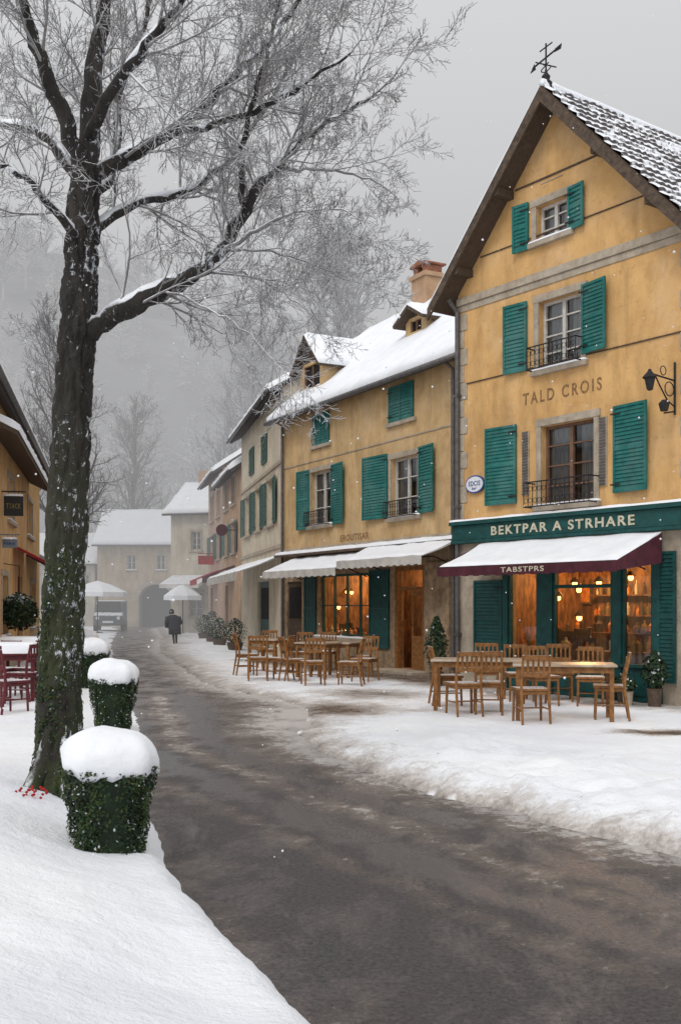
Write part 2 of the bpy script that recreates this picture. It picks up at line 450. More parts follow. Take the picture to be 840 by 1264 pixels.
def window(par, r, cols=2, rows=3, frame='white', depth=.14, curtain=True, surround=True, sill=True, fw=.05, name='window', snowsill=True):
    u0, u1, w0, w1 = r
    b = B(); y0, y1 = depth - .03, depth + .03
    b.box(u0, u0 + fw, y0, y1, w0, w1); b.box(u1 - fw, u1, y0, y1, w0, w1)
    b.box(u0 + fw, u1 - fw, y0 + .002, y1 - .002, w0, w0 + fw * 1.4); b.box(u0 + fw, u1 - fw, y0 + .002, y1 - .002, w1 - fw, w1)
    for i in range(1, cols):
        uu = u0 + (u1 - u0) * i / cols; k = .035 if cols == 2 else .02
        b.box(uu - k, uu + k, y0 - .008, y1 - .004, w0 + fw * 1.4, w1 - fw)
    for i in range(1, rows):
        ww = w0 + (w1 - w0) * i / rows
        b.box(u0 + fw, u1 - fw, y0 + .006, y1 - .008, ww - .012, ww + .012)
    o = b.obj(name, frame, par)
    g = B(); g.poly([(u0, depth + .01, w0), (u1, depth + .01, w0), (u1, depth + .01, w1), (u0, depth + .01, w1)])
    g.obj('window_pane', 'glass', o)
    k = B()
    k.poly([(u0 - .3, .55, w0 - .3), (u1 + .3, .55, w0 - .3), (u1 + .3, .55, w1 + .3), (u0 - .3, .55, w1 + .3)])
    k.obj('dark_room_sheet', 'dark', o)  # flat sheet behind the pane; the room's darkness is in its colour
    if curtain:
        k = B(); W = (u1 - u0)
        for (a, c) in ((u0 + .02, u0 + W * .38), (u1 - W * .38, u1 - .02)):
            n = 14
            for i in range(n):
                xa = a + (c - a) * i / n; xb = a + (c - a) * (i + 1) / n
                ya = depth + .07 + .02 * math.sin(i * 1.9); yb = depth + .07 + .02 * math.sin((i + 1) * 1.9)
                k.poly([(xa, ya, w0), (xb, yb, w0), (xb, yb, w1), (xa, ya, w1)])
        k.obj('curtain', 'curtain', o, True)
    if surround:
        k = B(); t = .11
        k.box(u0 - t, u0 - .002, -.03, .05, w0, w1); k.box(u1 + .002, u1 + t, -.03, .05, w0, w1)
        k.box(u0 - t - .02, u1 + t + .02, -.035, .05, w1 + .002, w1 + t * 1.2)
        k.obj('surround', 'stone', o, bevel=.008)
    if sill:
        k = B(); k.box(u0 - .15, u1 + .15, -.09, .1, w0 - .09, w0 - .002)
        k.obj('sill', 'stone', o, bevel=.01)
        if snowsill:
            k = B(); k.sheet((u0 - .14, -.085, w0), (u1 + .14, -.085, w0), (u1 + .14, .02, w0), (u0 - .14, .02, w0), .04, .08, .01, .04)
            k.obj('sill_snow', 'snow', o, True)
    return o

def shutter(par, r, hinge='l', ang=4, m='teal', closed=False, name='shutter', slat=.062):
    u0, u1, w0, w1 = r
    b = B(); y0, y1 = -.055, -.02
    fw = .045
    b.box(u0, u0 + fw, y0, y1, w0, w1); b.box(u1 - fw, u1, y0, y1, w0, w1)
    mid = (w0 + w1) / 2
    for ww in (w0, mid - fw / 2, w1 - fw):
        b.box(u0 + fw, u1 - fw, y0 + .002, y1 - .002, ww, ww + fw)
    for (za, zb) in ((w0 + fw, mid - fw / 2), (mid + fw / 2, w1 - fw)):
        n = max(3, int((zb - za) / slat)); h = (zb - za) / n
        for i in range(n):
            z = za + i * h
            b.prism([(u0 + fw, y0 + .004, z), (u0 + fw, y0 + .012, z), (u0 + fw, y1 - .004, z + h), (u0 + fw, y1 - .012, z + h)], (u1 - u0 - 2 * fw, 0, 0))
    if closed:
        uc = (u0 + u1) / 2; b.box(uc - .012, uc + .012, y0 - .006, y1, w0, w1)
    for ww in (w0 + .12, w1 - .14):
        hx = u0 if hinge == 'l' else u1
        s_ = 1 if hinge == 'l' else -1
        b.box(min(hx - .04 * s_, hx + .16 * s_), max(hx - .04 * s_, hx + .16 * s_), y0 - .008, y0 - .001, ww, ww + .025, 1)
    t = math.tan(math.radians(ang)); hx = u0 if hinge == 'l' else u1
    b.v = [(x, y - abs(x - hx) * t, z) for (x, y, z) in b.v]
    return b.obj(name, [m, 'iron'], par)

def railing(par, u0, u1, w0, h=.42, out=.22, name='balcony_railing'):
    b = B(); y = -out
    for ww in (w0, w0 + h):
        b.tube([(u0, 0, ww), (u0, y, ww), (u1, y, ww), (u1, 0, ww)], .012, 6)
    n = max(4, int((u1 - u0) / .1))
    for i in range(n + 1):
        x = u0 + (u1 - u0) * i / n
        b.tube([(x, y, w0), (x, y, w0 + h)], .007, 5)
        if i < n:
            cx = x + (u1 - u0) / n / 2; r = (u1 - u0) / n * .42
            for cz in (w0 + h * .72, w0 + h * .25):
                b.tube([(cx + r * math.cos(k * math.pi / 4), y, cz + r * math.sin(k * math.pi / 4)) for k in range(9)], .005, 4, cap=False)
    return b.obj(name, 'iron', par)

def text(par, s, u0, w0, width, height, y, m, name='lettering', ext=.012, dw=0, bold=.012, space=1.15):
    cu = bpy.data.curves.new(name, 'FONT'); cu.body = s; cu.extrude = .02; cu.size = 1; cu.space_character = space; cu.offset = bold
    t = bpy.data.objects.new('tmp_text', cu); COL.objects.link(t)
    dg = bpy.context.evaluated_depsgraph_get()
    me = bpy.data.meshes.new_from_object(t.evaluated_get(dg))
    bpy.data.objects.remove(t)
    co = np.array([v.co[:] for v in me.vertices]); mn = co.min(0); mx = co.max(0); sz = mx - mn
    for v in me.vertices:
        x = (v.co.x - mn[0]) / sz[0]; h = (v.co.y - mn[1]) / sz[1]; z = (v.co.z - mn[2]) / sz[2]
        v.co = (u0 + x * width, y - z * ext, w0 + h * height + dw * x)
    me.name = name; me.materials.clear(); me.materials.append(M[m])
    o = bpy.data.objects.new(name, me); COL.objects.link(o); o.parent = par
    return o

def roof_slab(b, a, bb, c, d, th):
    a, bb, c, d = map(Vector, (a, bb, c, d))
    n = (bb - a).cross(d - a).normalized() * (-th)
    b.prism([a + n, bb + n, c + n, d + n], -n)

def parallel_roof(par, u0, u1, eave, dep, rise, oh=.35, side=.25, snow=.13, tile='tile', thick=.12):
    k = rise / (dep / 2)
    yr = dep / 2; b = B()
    A = (u0 - side, -oh, eave - oh * k + .0); Bq = (u1 + side, -oh, eave - oh * k)
    Rl = (u0 - side, yr, eave + rise); Rr = (u1 + side, yr, eave + rise)
    Cl = (u0 - side, dep + oh, eave - oh * k); Cr = (u1 + side, dep + oh, eave - oh * k)
    roof_slab(b, A, Bq, Rr, Rl, thick); roof_slab(b, Cr, Cl, Rl, Rr, thick)
    o = b.obj('roof', tile, par)
    s = B()
    f = .002
    s.sheet((A[0] + f, A[1], A[2] + f), (Bq[0] - f, Bq[1], Bq[2] + f), Rr, Rl, snow, .3, .05, .12)
    s.sheet(Cr, Cl, Rl, Rr, snow, .6, .05, .12)
    s.obj('roof_snow', 'snow', o, True)
    g = B(); r = .06
    g.tube([(u0 - side, -oh - .05, eave - oh * k - .05), (u1 + side, -oh - .05, eave - oh * k - .05)], r, 8)
    g.obj('gutter', 'pipe', o, True)
    return o

def house_shell(par, L, H, dep, rise, holes, m, base=None, basew=0, depth=.24):
    b = B()
    if base:
        h1 = [h for h in holes if h[2] < basew]; h2 = [h for h in holes if h[2] >= basew]
        wall(b, 0, L, -.3, basew, [(a, c, max(e, -.3), min(g, basew)) for a, c, e, g in h1], depth, mi=1)
        wall(b, 0, L, basew, H, h2 + [(a, c, basew, g) for a, c, e, g in h1 if g > basew], depth)
    else:
        wall(b, 0, L, -.3, H, holes, depth)
    r = H + rise
    b.poly([(0, 0, -.3), (0, 0, H), (0, dep / 2, r), (0, dep, H), (0, dep, -.3)])
    b.poly([(L, 0, -.3), (L, 0, H), (L, dep / 2, r), (L, dep, H), (L, dep, -.3)][::-1])
    b.poly([(0, dep, -.3), (0, dep, H), (L, dep, H), (L, dep, -.3)])
    return b.obj('wall', [m] + ([base] if base else []), par)

# =============================================================== gabled ochre house
F1 = Frame((2.23, 20), (5.17, 16)); 
H1 = empty('gabled_house', (2.23, 20, 0), F1.ang, 'tall ochre gabled house with teal shutters and cafe below', 'building')
L1 = 5.3; PK = 2.5; PKH = 10.33; SL = 1.077
def rk(u): return PKH - .12 - SL * abs(u - PK)
r_att = F1.rect(662, 300, 700, 240)
r_sec = F1.rect(665, 458, 717, 358)
r_fst = F1.rect(668, 625, 733, 515)
uS0, uS1 = F1.U(625), F1.U(814)
shop = (uS0, uS1, .55, 2.62)
b = B()
cl = [(SL, 1, PKH - .14 + SL * PK), (-SL, 1, PKH - .14 - SL * PK)]
wall(b, 0, L1, 2.75, 11, [r_att, r_sec, r_fst], .24, cl)
wall(b, 0, L1, -.3, 2.75, [shop], .24, mi=1)
D1 = 7.5
for x, fl in ((0, 0), (L1, 1)):
    q = [(x, 0, -.3), (x, 0, rk(x)), (x, D1, rk(x)), (x, D1, -.3)]
    b.poly(q[::-1] if fl else q)
b.poly([(0, D1, -.3), (0, D1, rk(0)), (PK, D1, rk(PK)), (L1, D1, rk(L1)), (L1, D1, -.3)])
w1 = b.obj('wall', ['stucco1', 'stone'], H1)
b = B()
EU0, EU1 = -.38, 5.38
yF = -.42; yB = D1 + .3
def rp(u, y, dz=0): return (u, y, PKH - SL * abs(u - PK) + dz)
roof_slab(b, rp(EU1, yF), rp(EU1, yB), rp(PK, yB), rp(PK, yF), .14)
roof_slab(b, rp(EU0, yB), rp(EU0, yF), rp(PK, yF), rp(PK, yB), .14)
roof1 = b.obj('roof', 'darkwood', H1)
b = B()
def tdisp(s_, t_): return .012 + .028 * abs(math.sin(math.pi * (s_ + .03 * mnoise.noise(Vector((0, t_ * 4, 2)))) / .19)) + .045 * (1 - ((t_ + .03 * mnoise.noise(Vector((s_ * 2, 0, 5)))) / .26) % 1) + .02 * mnoise.noise(Vector((s_ * 3, t_ * 3, 0)))
b.sheet(rp(EU1, yF), rp(EU1, yB), rp(PK, yB), rp(PK, yF), step=.045, disp=tdisp)
b.obj('roof_tiles', 'tilesnow', roof1)
b = B()
b.sheet(rp(EU0, yB), rp(EU0, yF), rp(PK, yF), rp(PK, yB), .10, .3, .04, .1)
b.tube([(PK + .02, yF + (yB - yF) * i / 30, PKH + .04 + .02 * mnoise.noise(Vector((i, 0, 0)))) for i in range(31)], [.07 + .02 * mnoise.noise(Vector((i * .7, 3, 0))) for i in range(31)], 8)
b.obj('roof_snow', 'snow', roof1, True)
b = B()
for sgn, ue in ((1, EU1), (-1, EU0)):
    a = rp(ue, yF - .03, -.02); c = rp(PK, yF - .03, -.02)
    b.prism([(a[0], a[1], a[2]), (c[0], c[1], c[2]), (c[0], c[1], c[2] - .26), (a[0], a[1], a[2] - .22)], (0, .045, 0))
for uu in (.35, 1.4, 2.5, 3.6, 4.65):
    b.box(uu - .06, uu + .06, yF + .02, .1, PKH - SL * abs(uu - PK) - .32, PKH - SL * abs(uu - PK) - .18)
b.obj('barge_board', 'darkwood', roof1)
b = B()
b.box(1.42, 2.7, 5.0, 6.1, 7.5, 16.0)
b.obj('chimney', 'stucco5', roof1, bevel=.02)
b = B(); x0 = PK; z0 = PKH + .02; y0 = yF + .12
b.lathe([(.10, z0 - .03), (.11, z0 + .05), (.06, z0 + .1), (.075, z0 + .16), (.03, z0 + .22), (.012, z0 + .3)], x0, y0, 10)
b.tube([(x0, y0, z0 + .1), (x0, y0, z0 + .72)], .016, 6)
b.tube([(x0 - .3, y0, z0 + .42), (x0 + .3, y0, z0 + .54)], .016, 5)
b.tube([(x0 - .05, y0 - .2, z0 + .36), (x0 + .05, y0 + .2, z0 + .36)], .012, 5)
b.prism([(x0 - .36, y0, z0 + .36), (x0 - .24, y0, z0 + .38), (x0 - .27, y0, z0 + .48)], (0, .015, 0))
b.prism([(x0 + .18, y0, z0 + .50), (x0 + .32, y0, z0 + .50), (x0 + .34, y0, z0 + .58), (x0 + .2, y0, z0 + .55)], (0, .015, 0))
for sg in (-1, 1):
    b.tube([(x0 + sg * .02 + sg * .09 * math.sin(k * .6), y0, z0 + .24 + .02 * k) for k in range(8)], .010, 4)
b.tube([(x0 - .14, y0, z0 + .64), (x0 + .14, y0, z0 + .68)], .012, 5)
b.obj('weathervane', 'iron', roof1)
b = B(); b.box(.0, L1, -.05, .02, 7.22, 7.36); b.box(.0, L1, -.02, .02, 7.10, 7.218)
b.obj('stone_band', 'stone', H1, bevel=.008)
def trim_shade(w, t, u0=None, u1=None):
    hw = (PKH - .3 - w) / SL
    b = B(); b.box(PK - hw if u0 is None else u0, PK + hw if u1 is None else u1, -.02, .02, w, w + t); b.obj('trim_shade_strip', 'darkwood', H1)
trim_shade(8.95, .03); trim_shade(8.0, .02); trim_shade(5.72, .02, .02, L1)  # the two lower strips paint thin lines of shade as dark wood
b = B(); b.box(L1 - .22, L1 + .02, -.03, .05, 3.16, 7.08)
for i in range(12): b.box(L1 - .24 - (.1 if i % 2 else 0), L1 - .222, -.026, .04, 3.2 + i * .32, 3.2 + i * .32 + .28)
b.obj('quoin', 'stone', H1, bevel=.008)
b = B()
for i in range(12): b.box(-.01, .17 + (.09 if i % 2 else 0), -.022, .04, 3.17 + i * .325, 3.17 + i * .325 + .315)
b.obj('quoin', 'stone', H1, bevel=.01)
wa = window(H1, r_att, 2, 3)
ws_ = window(H1, r_sec, 2, 4)
wf = window(H1, r_fst, 2, 4, frame='brownframe', curtain=True)
u0, u1, w0, w1_ = r_att
b = B(); b.box((u0 + u1) / 2 - .25, (u0 + u1) / 2 + .25, -.012, .02, w1_ + .36, w1_ + .375); b.obj('hairline_ledge', 'stone', H1)
def sh(par, F, x0, yb, x1, yt, hinge, ang=4, m='teal', **k):
    u0, w0 = F.at(x0, yb); u1, w1 = F.at(x1, yt)
    return shutter(par, (u0, u1, w0, w1), hinge, ang, m, **k)
sh(H1, F1, 636, 315, 653, 250, 'r', 8); sh(H1, F1, 702, 286, 723, 224, 'l', 7)
sh(H1, F1, 625, 464, 651, 372, 'r', 6); sh(H1, F1, 719, 438, 752, 342, 'l', 8)
sh(H1, F1, 603, 625, 638, 524, 'r', 5); sh(H1, F1, 758, 609, 802, 494, 'l', 5)
u0, u1, w0, w1_ = r_sec; railing(H1, u0 - .1, u1 + .06, w0 + .0, .38)
u0, u1, w0, w1_ = r_fst; railing(H1, u0 - .16, u1 + .12, w0 - .02, .42, .28)
for (x0, yb, x1, yt) in ((645, 612, 653, 532), (740, 600, 749, 514)):
    u0, w0, = F1.at(x0, yb); u1, w1_ = F1.at(x1, yt)
    b = B(); b.box(u0, u1, -.03, .0, w0, w1_); n = 22
    for i in range(n): b.box(u0 + .015, u1 - .015, -.045, -.031, w0 + (w1_ - w0) * (i + .15) / n, w0 + (w1_ - w0) * (i + .8) / n, 1)
    b.obj('lattice_panel', ['stone', 'pipe'], H1)
u0, w0 = F1.at(645, 503); u1, _ = F1.at(742, 485)
text(H1, 'TALD CROIS', u0, w0 + .03, u1 - u0, .21, -.001, 'lettersd', ext=.006, space=1.4)
fsc = B(); fsc.box(-.03, L1, -.14, -.002, 2.78, 3.06); fsc.box(-.05, L1, -.20, -.002, 3.062, 3.13); fsc.box(-.04, L1, -.16, -.002, 2.72, 2.778)
fo = fsc.obj('shop_sign', 'teald', H1, bevel=.008)
bb = B(); bb.sheet((-.05, -.2, 3.132), (L1, -.2, 3.132), (L1, 0, 3.132), (-.05, 0, 3.132), .045, .12, .015, .05)
bb.obj('sign_snow', 'snow', fo, True)
u0 = F1.U(613); u1 = F1.U(790)
text(fo, 'BEKTPAR A STRHARE', u0, 2.835, u1 - u0, .165, -.143, 'letters', ext=.012, bold=.022, space=1.25)

def awning(par, a, c, y0, outd, wt, wb, m='fabricsnow'):
    s = B()
    ln = math.hypot(outd - y0, wt - wb)
    s.sheet((a, -outd, wb), (c, -outd, wb), (c, -y0, wt), (a, -y0, wt), step=.14, disp=lambda x, v: -.045 * math.sin(math.pi * min(1, v / ln)) + .008 * math.sin(x * 6.3) + .012 * mnoise.noise(Vector((x * 2, v * 3, a))))
    o = s.obj('awning', m, par, True)
    md = o.modifiers.new('solid', 'SOLIDIFY'); md.thickness = .012
    k = B(); k.sheet((a + .02, -outd + .02, wb + .005), (c - .02, -outd + .02, wb + .005), (c - .02, -y0 - .05, wt - .02), (a + .02, -y0 - .05, wt - .02), .035, .12, .03, .10)
    k.v = [(x, y, z - .035 * math.sin(math.pi * max(0, min(1, (-y - y0) / (outd - y0))))) for x, y, z in k.v]
    k.obj('awning_snow', 'snow', o, True)
    return o
ua0, ua1 = F1.U(600), F1.U(823)
outd = 1.2; wt, wb = 2.70, 2.24
ao = awning(H1, ua0, ua1, .15, outd, wt, wb)
b = B()
n = 30
for i in range(n):
    x0 = ua0 + (ua1 - ua0) * i / n; x1 = ua0 + (ua1 - ua0) * (i + 1) / n
    b.box(x0, x1, -outd - .012, -outd + .002, wb - .16 - (.012 if i % 2 else 0), wb + .004)
for x in (ua0, ua1):
    q = [(x, -.15, wt - .02), (x, -outd, wb), (x, -outd, wb - .15), (x, -.15, wb - .02)]
    b.prism(q, (.01, 0, 0))
vo = b.obj('awning_valance', 'maroon', ao)
text(vo, 'TABSTPRS', ua0 + (ua1 - ua0) * .40, wb - .125, .95, .085, -outd - .014, 'letters', ext=.004)
b = B(); b.tube([(ua0, -outd, wb - .012), (ua1, -outd, wb - .012)], .014, 6)
for x in (ua0 + .4, ua1 - .4, (ua0 + ua1) / 2): b.tube([(x, -.02, wb - .1), (x, -.6, wb + .05), (x, -outd, wb - .03)], .014, 5)
b.obj('awning_frame', 'iron', ao)
b = B()
pil = [(U0, U1) for U0, U1 in ((F1.U(622), F1.U(628)), (F1.U(664), F1.U(683)), (F1.U(756), F1.U(768)), (F1.U(806), F1.U(816)))]
for (a, c) in pil:
    b.box(a, c, -.06, .1, .0, 2.62); b.box(a - .02, c + .02, -.08, .1, .0, .25)
b.box(pil[0][0], pil[-1][1], -.05, .08, 2.3, 2.42); 
b.box(pil[0][0], pil[-1][1], -.04, .08, .05, .58); b.box(pil[0][0], pil[-1][1], -.10, .1, .582, .64)
for i in range(len(pil) - 1):
    a, c = pil[i][1], pil[i + 1][0]
    b.box(a + .08, c - .08, -.055, -.041, .14, .5)
    b.box(a, a + .04, -.02, .06, .64, 2.3); b.box(c - .04, c, -.02, .06, .64, 2.3)
b.box(pil[1][1], pil[2][0], .0, .05, 1.86, 1.92)
jo = b.obj('shopfront', 'teald', H1, bevel=.006)
for i in range(len(pil) - 1):
    a, c = pil[i][1], pil[i + 1][0]
    g = B(); g.poly([(a, .03, .64), (c, .03, .64), (c, .03, 2.3), (a, .03, 2.3)]); g.obj('shop_window_pane', 'glass', jo)
sh(H1, F1, 588, 812, 621, 716, 'r', 3, 'teald'); sh(H1, F1, 811, 842, 836, 680, 'l', 3, 'teald')

def interior(par, u0, u1, w0, w1, dep, lamps, seed, watts, goods=True):
    r_ = random.Random(seed)
    b = B(); y0 = .245
    b.poly([(u0, dep, w0), (u1, dep, w0), (u1, dep, w1), (u0, dep, w1)])
    b.poly([(u0, y0, w0), (u0, dep, w0), (u0, dep, w1), (u0, y0, w1)])
    b.poly([(u1, y0, w0), (u1, dep, w0), (u1, dep, w1), (u1, y0, w1)][::-1])
    b.poly([(u0, y0, w0), (u1, y0, w0), (u1, dep, w0), (u0, dep, w0)])
    b.poly([(u0, y0, w1), (u1, y0, w1), (u1, dep, w1), (u0, dep, w1)][::-1])
    if goods:
        b.box(u0 + .3, u1 - .5, dep - 1.1, dep - .7, w0, 1.05)
        b.box(u0 + .05, u1 - .05, .32, .62, w0, .80)
        for (a, z) in ((.08, 1.35), (.08, 1.75), (.56, 1.5), (.56, 1.9)):
            b.box(u0 + (u1 - u0) * a, u0 + (u1 - u0) * (a + .34), dep - .24, dep - .02, z, z + .03)
    o = b.obj('interior_room', 'inwall', par)
    if goods:
        k = B()
        def row(xa, xb, z, y, rmin, rmax, hmin, hmax, gmin, gmax):
            x = xa
            while x < xb:
                r = r_.uniform(rmin, rmax); h = r_.uniform(hmin, hmax)
                k.lathe([(r * .9, z), (r, z + h * .55), (r * .4, z + h * .75), (r * .35, z + h)], x, y + r_.uniform(-.06, .06), 8, r_.choice((0, 1, 3, 3, 2))); x += r_.uniform(gmin, gmax)
        row(u0 + .4, u1 - .6, 1.052, dep - .9, .03, .08, .1, .34, .10, .28)
        row(u0 + .15, u1 - .15, .802, .47, .03, .08, .06, .28, .08, .20)
        for (a, z) in ((.08, 1.38), (.08, 1.78), (.56, 1.53), (.56, 1.93)):
            row(u0 + (u1 - u0) * a + .05, u0 + (u1 - u0) * (a + .34) - .05, z, dep - .13, .025, .055, .1, .28, .08, .2)
        for j in range(12):
            x = r_.uniform(u0 + .3, u1 - .3); z = r_.uniform(.8, 1.1); y = dep - 1.3 - r_.random() * .8
            k.box(x - .2, x + .2, y, y + .04, z - .1, z + .12, 2); k.box(x - .2, x - .16, y, y + .04, w0, z, 2); k.box(x + .16, x + .2, y, y + .04, w0, z, 2)
        for j in range(4):
            x = u0 + (u1 - u0) * (.46 + .03 * j if j % 2 else .02 + .92 * (j > 1)); z = r_.uniform(1.5, 1.9); k.box(x - .16, x + .16, dep - .06, dep - .01, z - .18, z + .2, 2); k.box(x - .12, x + .12, dep - .07, dep - .061, z - .14, z + .16, r_.choice((1, 3)))
        q = k.obj('cafe_goods', ['bottle', 'letters', 'darkwood', 'amber'], o); q['kind'] = 'stuff'
    for (lx, ly, lz) in lamps:
        k = B(); k.lathe([(.015, lz + .07), (.03, lz + .06), (.045, lz + .02), (.045, lz - .02), (.02, lz - .05)][::-1], lx, ly, 10)
        q = k.obj('pendant_lamp', 'bulb', o, True)
        k = B(); k.tube([(lx, ly, lz + .10), (lx, ly, w1)], .006, 4); k.lathe([(.10, lz + .03), (.05, lz + .10), (.015, lz + .12)], lx, ly, 10); k.obj('lamp_shade', 'brownframe', q)
    for t in (.2, .75):
        ld = bpy.data.lights.new('warm_room_light', 'POINT'); ld.energy = watts; ld.color = (1, .52, .19); ld.shadow_soft_size = .12
        lo = bpy.data.objects.new('warm_room_light', ld); COL.objects.link(lo); lo.parent = o
        lo.location = (u0 + (u1 - u0) * t, dep * .66, w1 - .3)
    return o
lm = [(F1.U(643) + .35, 1.0, 1.95), (F1.U(643) + .1, 1.4, 1.85), (F1.U(650), .8, 1.7), (F1.U(638), .6, 1.4), (F1.U(700), .8, 1.95), (F1.U(716), 1.3, 2.05), (F1.U(726), .7, 1.8), (F1.U(735), .7, 1.85), (F1.U(745), 1.6, 1.6), (F1.U(750), 1.6, 1.95), (F1.U(705), 2.2, 1.7), (F1.U(690), .5, 1.35), (F1.U(720), 2.5, 1.5), (F1.U(790), .7, 1.9), (F1.U(800), .9, 1.6), (F1.U(775), 1.4, 1.85), (F1.U(785), 1.9, 1.75), (F1.U(795), .5, 1.3)]
interior(H1, .3, 5.1, .2, 2.6, 3.2, lm, 3, 140)

b = B(); b.tube([(.06, -.08, .2), (.06, -.08, 7.1), (.06, -.3, 7.3)], .045, 8)
for z in (1, 3.4, 5.5): b.box(.0, .12, -.135, -.02, z, z + .04)
b.obj('downpipe', 'pipe', H1)
u, w = F1.at(588, 598)
sgn = B(); 
sgn.prism([(u + .25 * math.cos(a), -.06, w + .165 * math.sin(a)) for a in [2 * math.pi * i / 32 for i in range(32)]], (0, .03, 0), 0)
sgn.prism([(u + .225 * math.cos(a), -.064, w + .142 * math.sin(a)) for a in [2 * math.pi * i / 32 for i in range(32)]], (0, .01, 0), 1)
so = sgn.obj('oval_wall_sign', ['blue', 'whitee'], H1)
text(so, 'EDCIS', u - .15, w - .03, .30, .09, -.066, 'blue', ext=.003)
text(so, 'bar', u - .06, w - .1, .12, .05, -.066, 'blue', ext=.003)
u, w = 4.86, 4.98
b = B()
b.tube([(u, -.02, w + .02), (u, -.62, w + .06)], .014, 6); b.tube([(u, -.02, w - .38), (u, -.2, w - .30), (u, -.38, w - .1), (u, -.5, w + .05)], .012, 6)
b.tube([(u, -.02, w - .5), (u, -.02, w + .3)], .018, 6)
b.tube([(u, -.15 + .11 * math.cos(k * .7), w - .12 + .11 * math.sin(k * .7)) for k in range(10)], .009, 5)
b.tube([(u, -.3 + .07 * math.cos(k * .7), w + .14 + .07 * math.sin(k * .7)) for k in range(10)], .008, 5)
b.tube([(u, -.02, w - .45), (u, -.28, w - .5)], .012, 6)
br = b.obj('wall_lantern', 'iron', H1)
b = B(); b.lathe([(.03, w - .2), (.05, w - .18), (.085, w - .02), (.12, w - .01), (.04, w + .08), (.02, w + .12)], u, -.62, 6)
b.obj('lantern_head', 'iron', br)
b = B(); b.lathe([(.06, w - .47), (.09, w - .36), (.03, w - .3)], u, -.28, 6); b.obj('lantern_head', 'iron', br)
b = B(); b.box(-.0, uS0 - .01, -.05, -.002, 0, .5); b.obj('plinth', 'stone', H1, bevel=.01)

# =============================================================== tan house with dormer
F2 = Frame((-1.59, 29.5), (2.45, 22.0))
H2 = empty('dormer_house', (-1.59, 29.5, 0), F2.ang, 'long tan stucco house with teal shutters and snowy roof', 'building')
L2 = 9.7; E2 = 7.02; D2 = 6.0; RS2 = 2.7
ra = F2.rect(384, 650, 409, 578); rb = F2.rect(483, 640, 516, 560)
sw = F2.rect(393, 783, 456, 710); sw = (sw[0], sw[1], .75, 2.35)
dr = (F2.U(487), F2.U(523), .12, 2.45)
sd_ = (F2.U(354), F2.U(372), .3, 2.2)
house_shell(H2, L2, E2, D2, RS2, [ra, rb, sw, dr, sd_], 'stucco2', 'rubble', 3.05)
rf2 = parallel_roof(H2, 0, 9.0, E2, D2, RS2, .38, .3, .14)
window(H2, ra, 2, 3); window(H2, rb, 2, 3)
for q in ((370, 655, 383, 580, 'r'), (410, 648, 427, 570, 'l'), (453, 643, 479, 560, 'r'), (518, 634, 539, 547, 'l')):
    sh(H2, F2, q[0], q[1], q[2], q[3], q[4], 6)
sh(H2, F2, 387, 551, 407, 507, 'l', 0, closed=True); sh(H2, F2, 481, 523, 511, 469, 'l', 0, closed=True)
for r in (ra, rb): railing(H2, r[0] - .05, r[1] + .05, r[2], .36, .2)
for (x0, yb, x1, yt) in ((387, 551, 407, 507), (481, 523, 511, 469)):
    u0, w0 = F2.at(x0, yb); u1, w1_ = F2.at(x1, yt)
    b = B(); b.box(u0 - .1, u1 + .1, -.08, .0, w0 - .1, w0 - .01); b.obj('sill', 'stone', H2, bevel=.01)
b = B(); b.box(0, 8.9, -.05, .0, 3.0, 3.1); b.obj('stone_band', 'stone', H2, bevel=.008)
b = B(); b.box(0, 8.9, -.02, .0, 5.35, 5.38); b.obj('stone_band', 'stone', H2)
b = B(); b.sheet((0, -.28, 3.28), (9.3, -.28, 3.28), (9.3, 0, 3.34), (0, 0, 3.34), .07, .15, .02, .06)
cano = B(); cano.prism([(0, -.3, 3.22), (0, 0, 3.30), (0, 0, 3.36), (0, -.3, 3.28)], (9.3, 0, 0))
co_ = cano.obj('canopy', 'darkwood', H2); b.obj('canopy_snow', 'snow', co_, True)
co_.location = (0, 0, -.35)
u0 = F2.U(420); u1 = F2.U(455); text(H2, 'EROUTISAR', u0, 3.16, u1 - u0, .16, -.002, 'lettersd', ext=.006)
o = window(H2, sw, 4, 2, frame='teald', curtain=False, surround=False, sill=True, fw=.06, name='shop_window')
for ch in list(o.children):
    if ch.name.startswith('dark_room_sheet'): bpy.data.objects.remove(ch)
b = B(); u0, u1, w0, w1_ = dr
b.box(u0, u0 + .09, .02, .12, w0, w1_); b.box(u1 - .09, u1, .02, .12, w0, w1_); b.box(u0 + .09, u1 - .09, .02, .12, w1_ - .1, w1_)
b.box(u0 + .09, u1 - .09, .03, .1, w1_ - .55, w1_ - .48)
fr = b.obj('door_frame', 'wood', H2)
b = B(); ud = u0 + .09 + (u1 - u0 - .18) * .5
for (a, c, y) in ((ud + .02, u1 - .1, .05),):
    b.box(a, a + .08, y, y + .05, w0, w1_ - .56); b.box(c - .08, c, y, y + .05, w0, w1_ - .56); b.box(a + .08, c - .08, y, y + .05, w0, w0 + .75)
    b.box(a + .08, c - .08, y, y + .05, w1_ - .66, w1_ - .56)
do = b.obj('door', 'wood', H2, bevel=.005)
g = B(); g.poly([(ud + .1, .07, w0 + .75), (u1 - .18, .07, w0 + .75), (u1 - .18, .07, w1_ - .66), (ud + .1, .07, w1_ - .66)]); g.obj('door_pane', 'glass', do)
g = B(); g.tube([(ud + .06, .04, w0 + 1.0), (ud + .06, .0, w0 + 1.0), (ud + .06, .0, w0 + 1.12)], .012, 6); g.obj('handle', 'iron', do)
b = B(); b.box(u0 - .2, u1 + .3, -.5, -.0, -.1, .115); b.obj('doorstep', 'stone', H2, bevel=.015)
ux = F2.U(478)
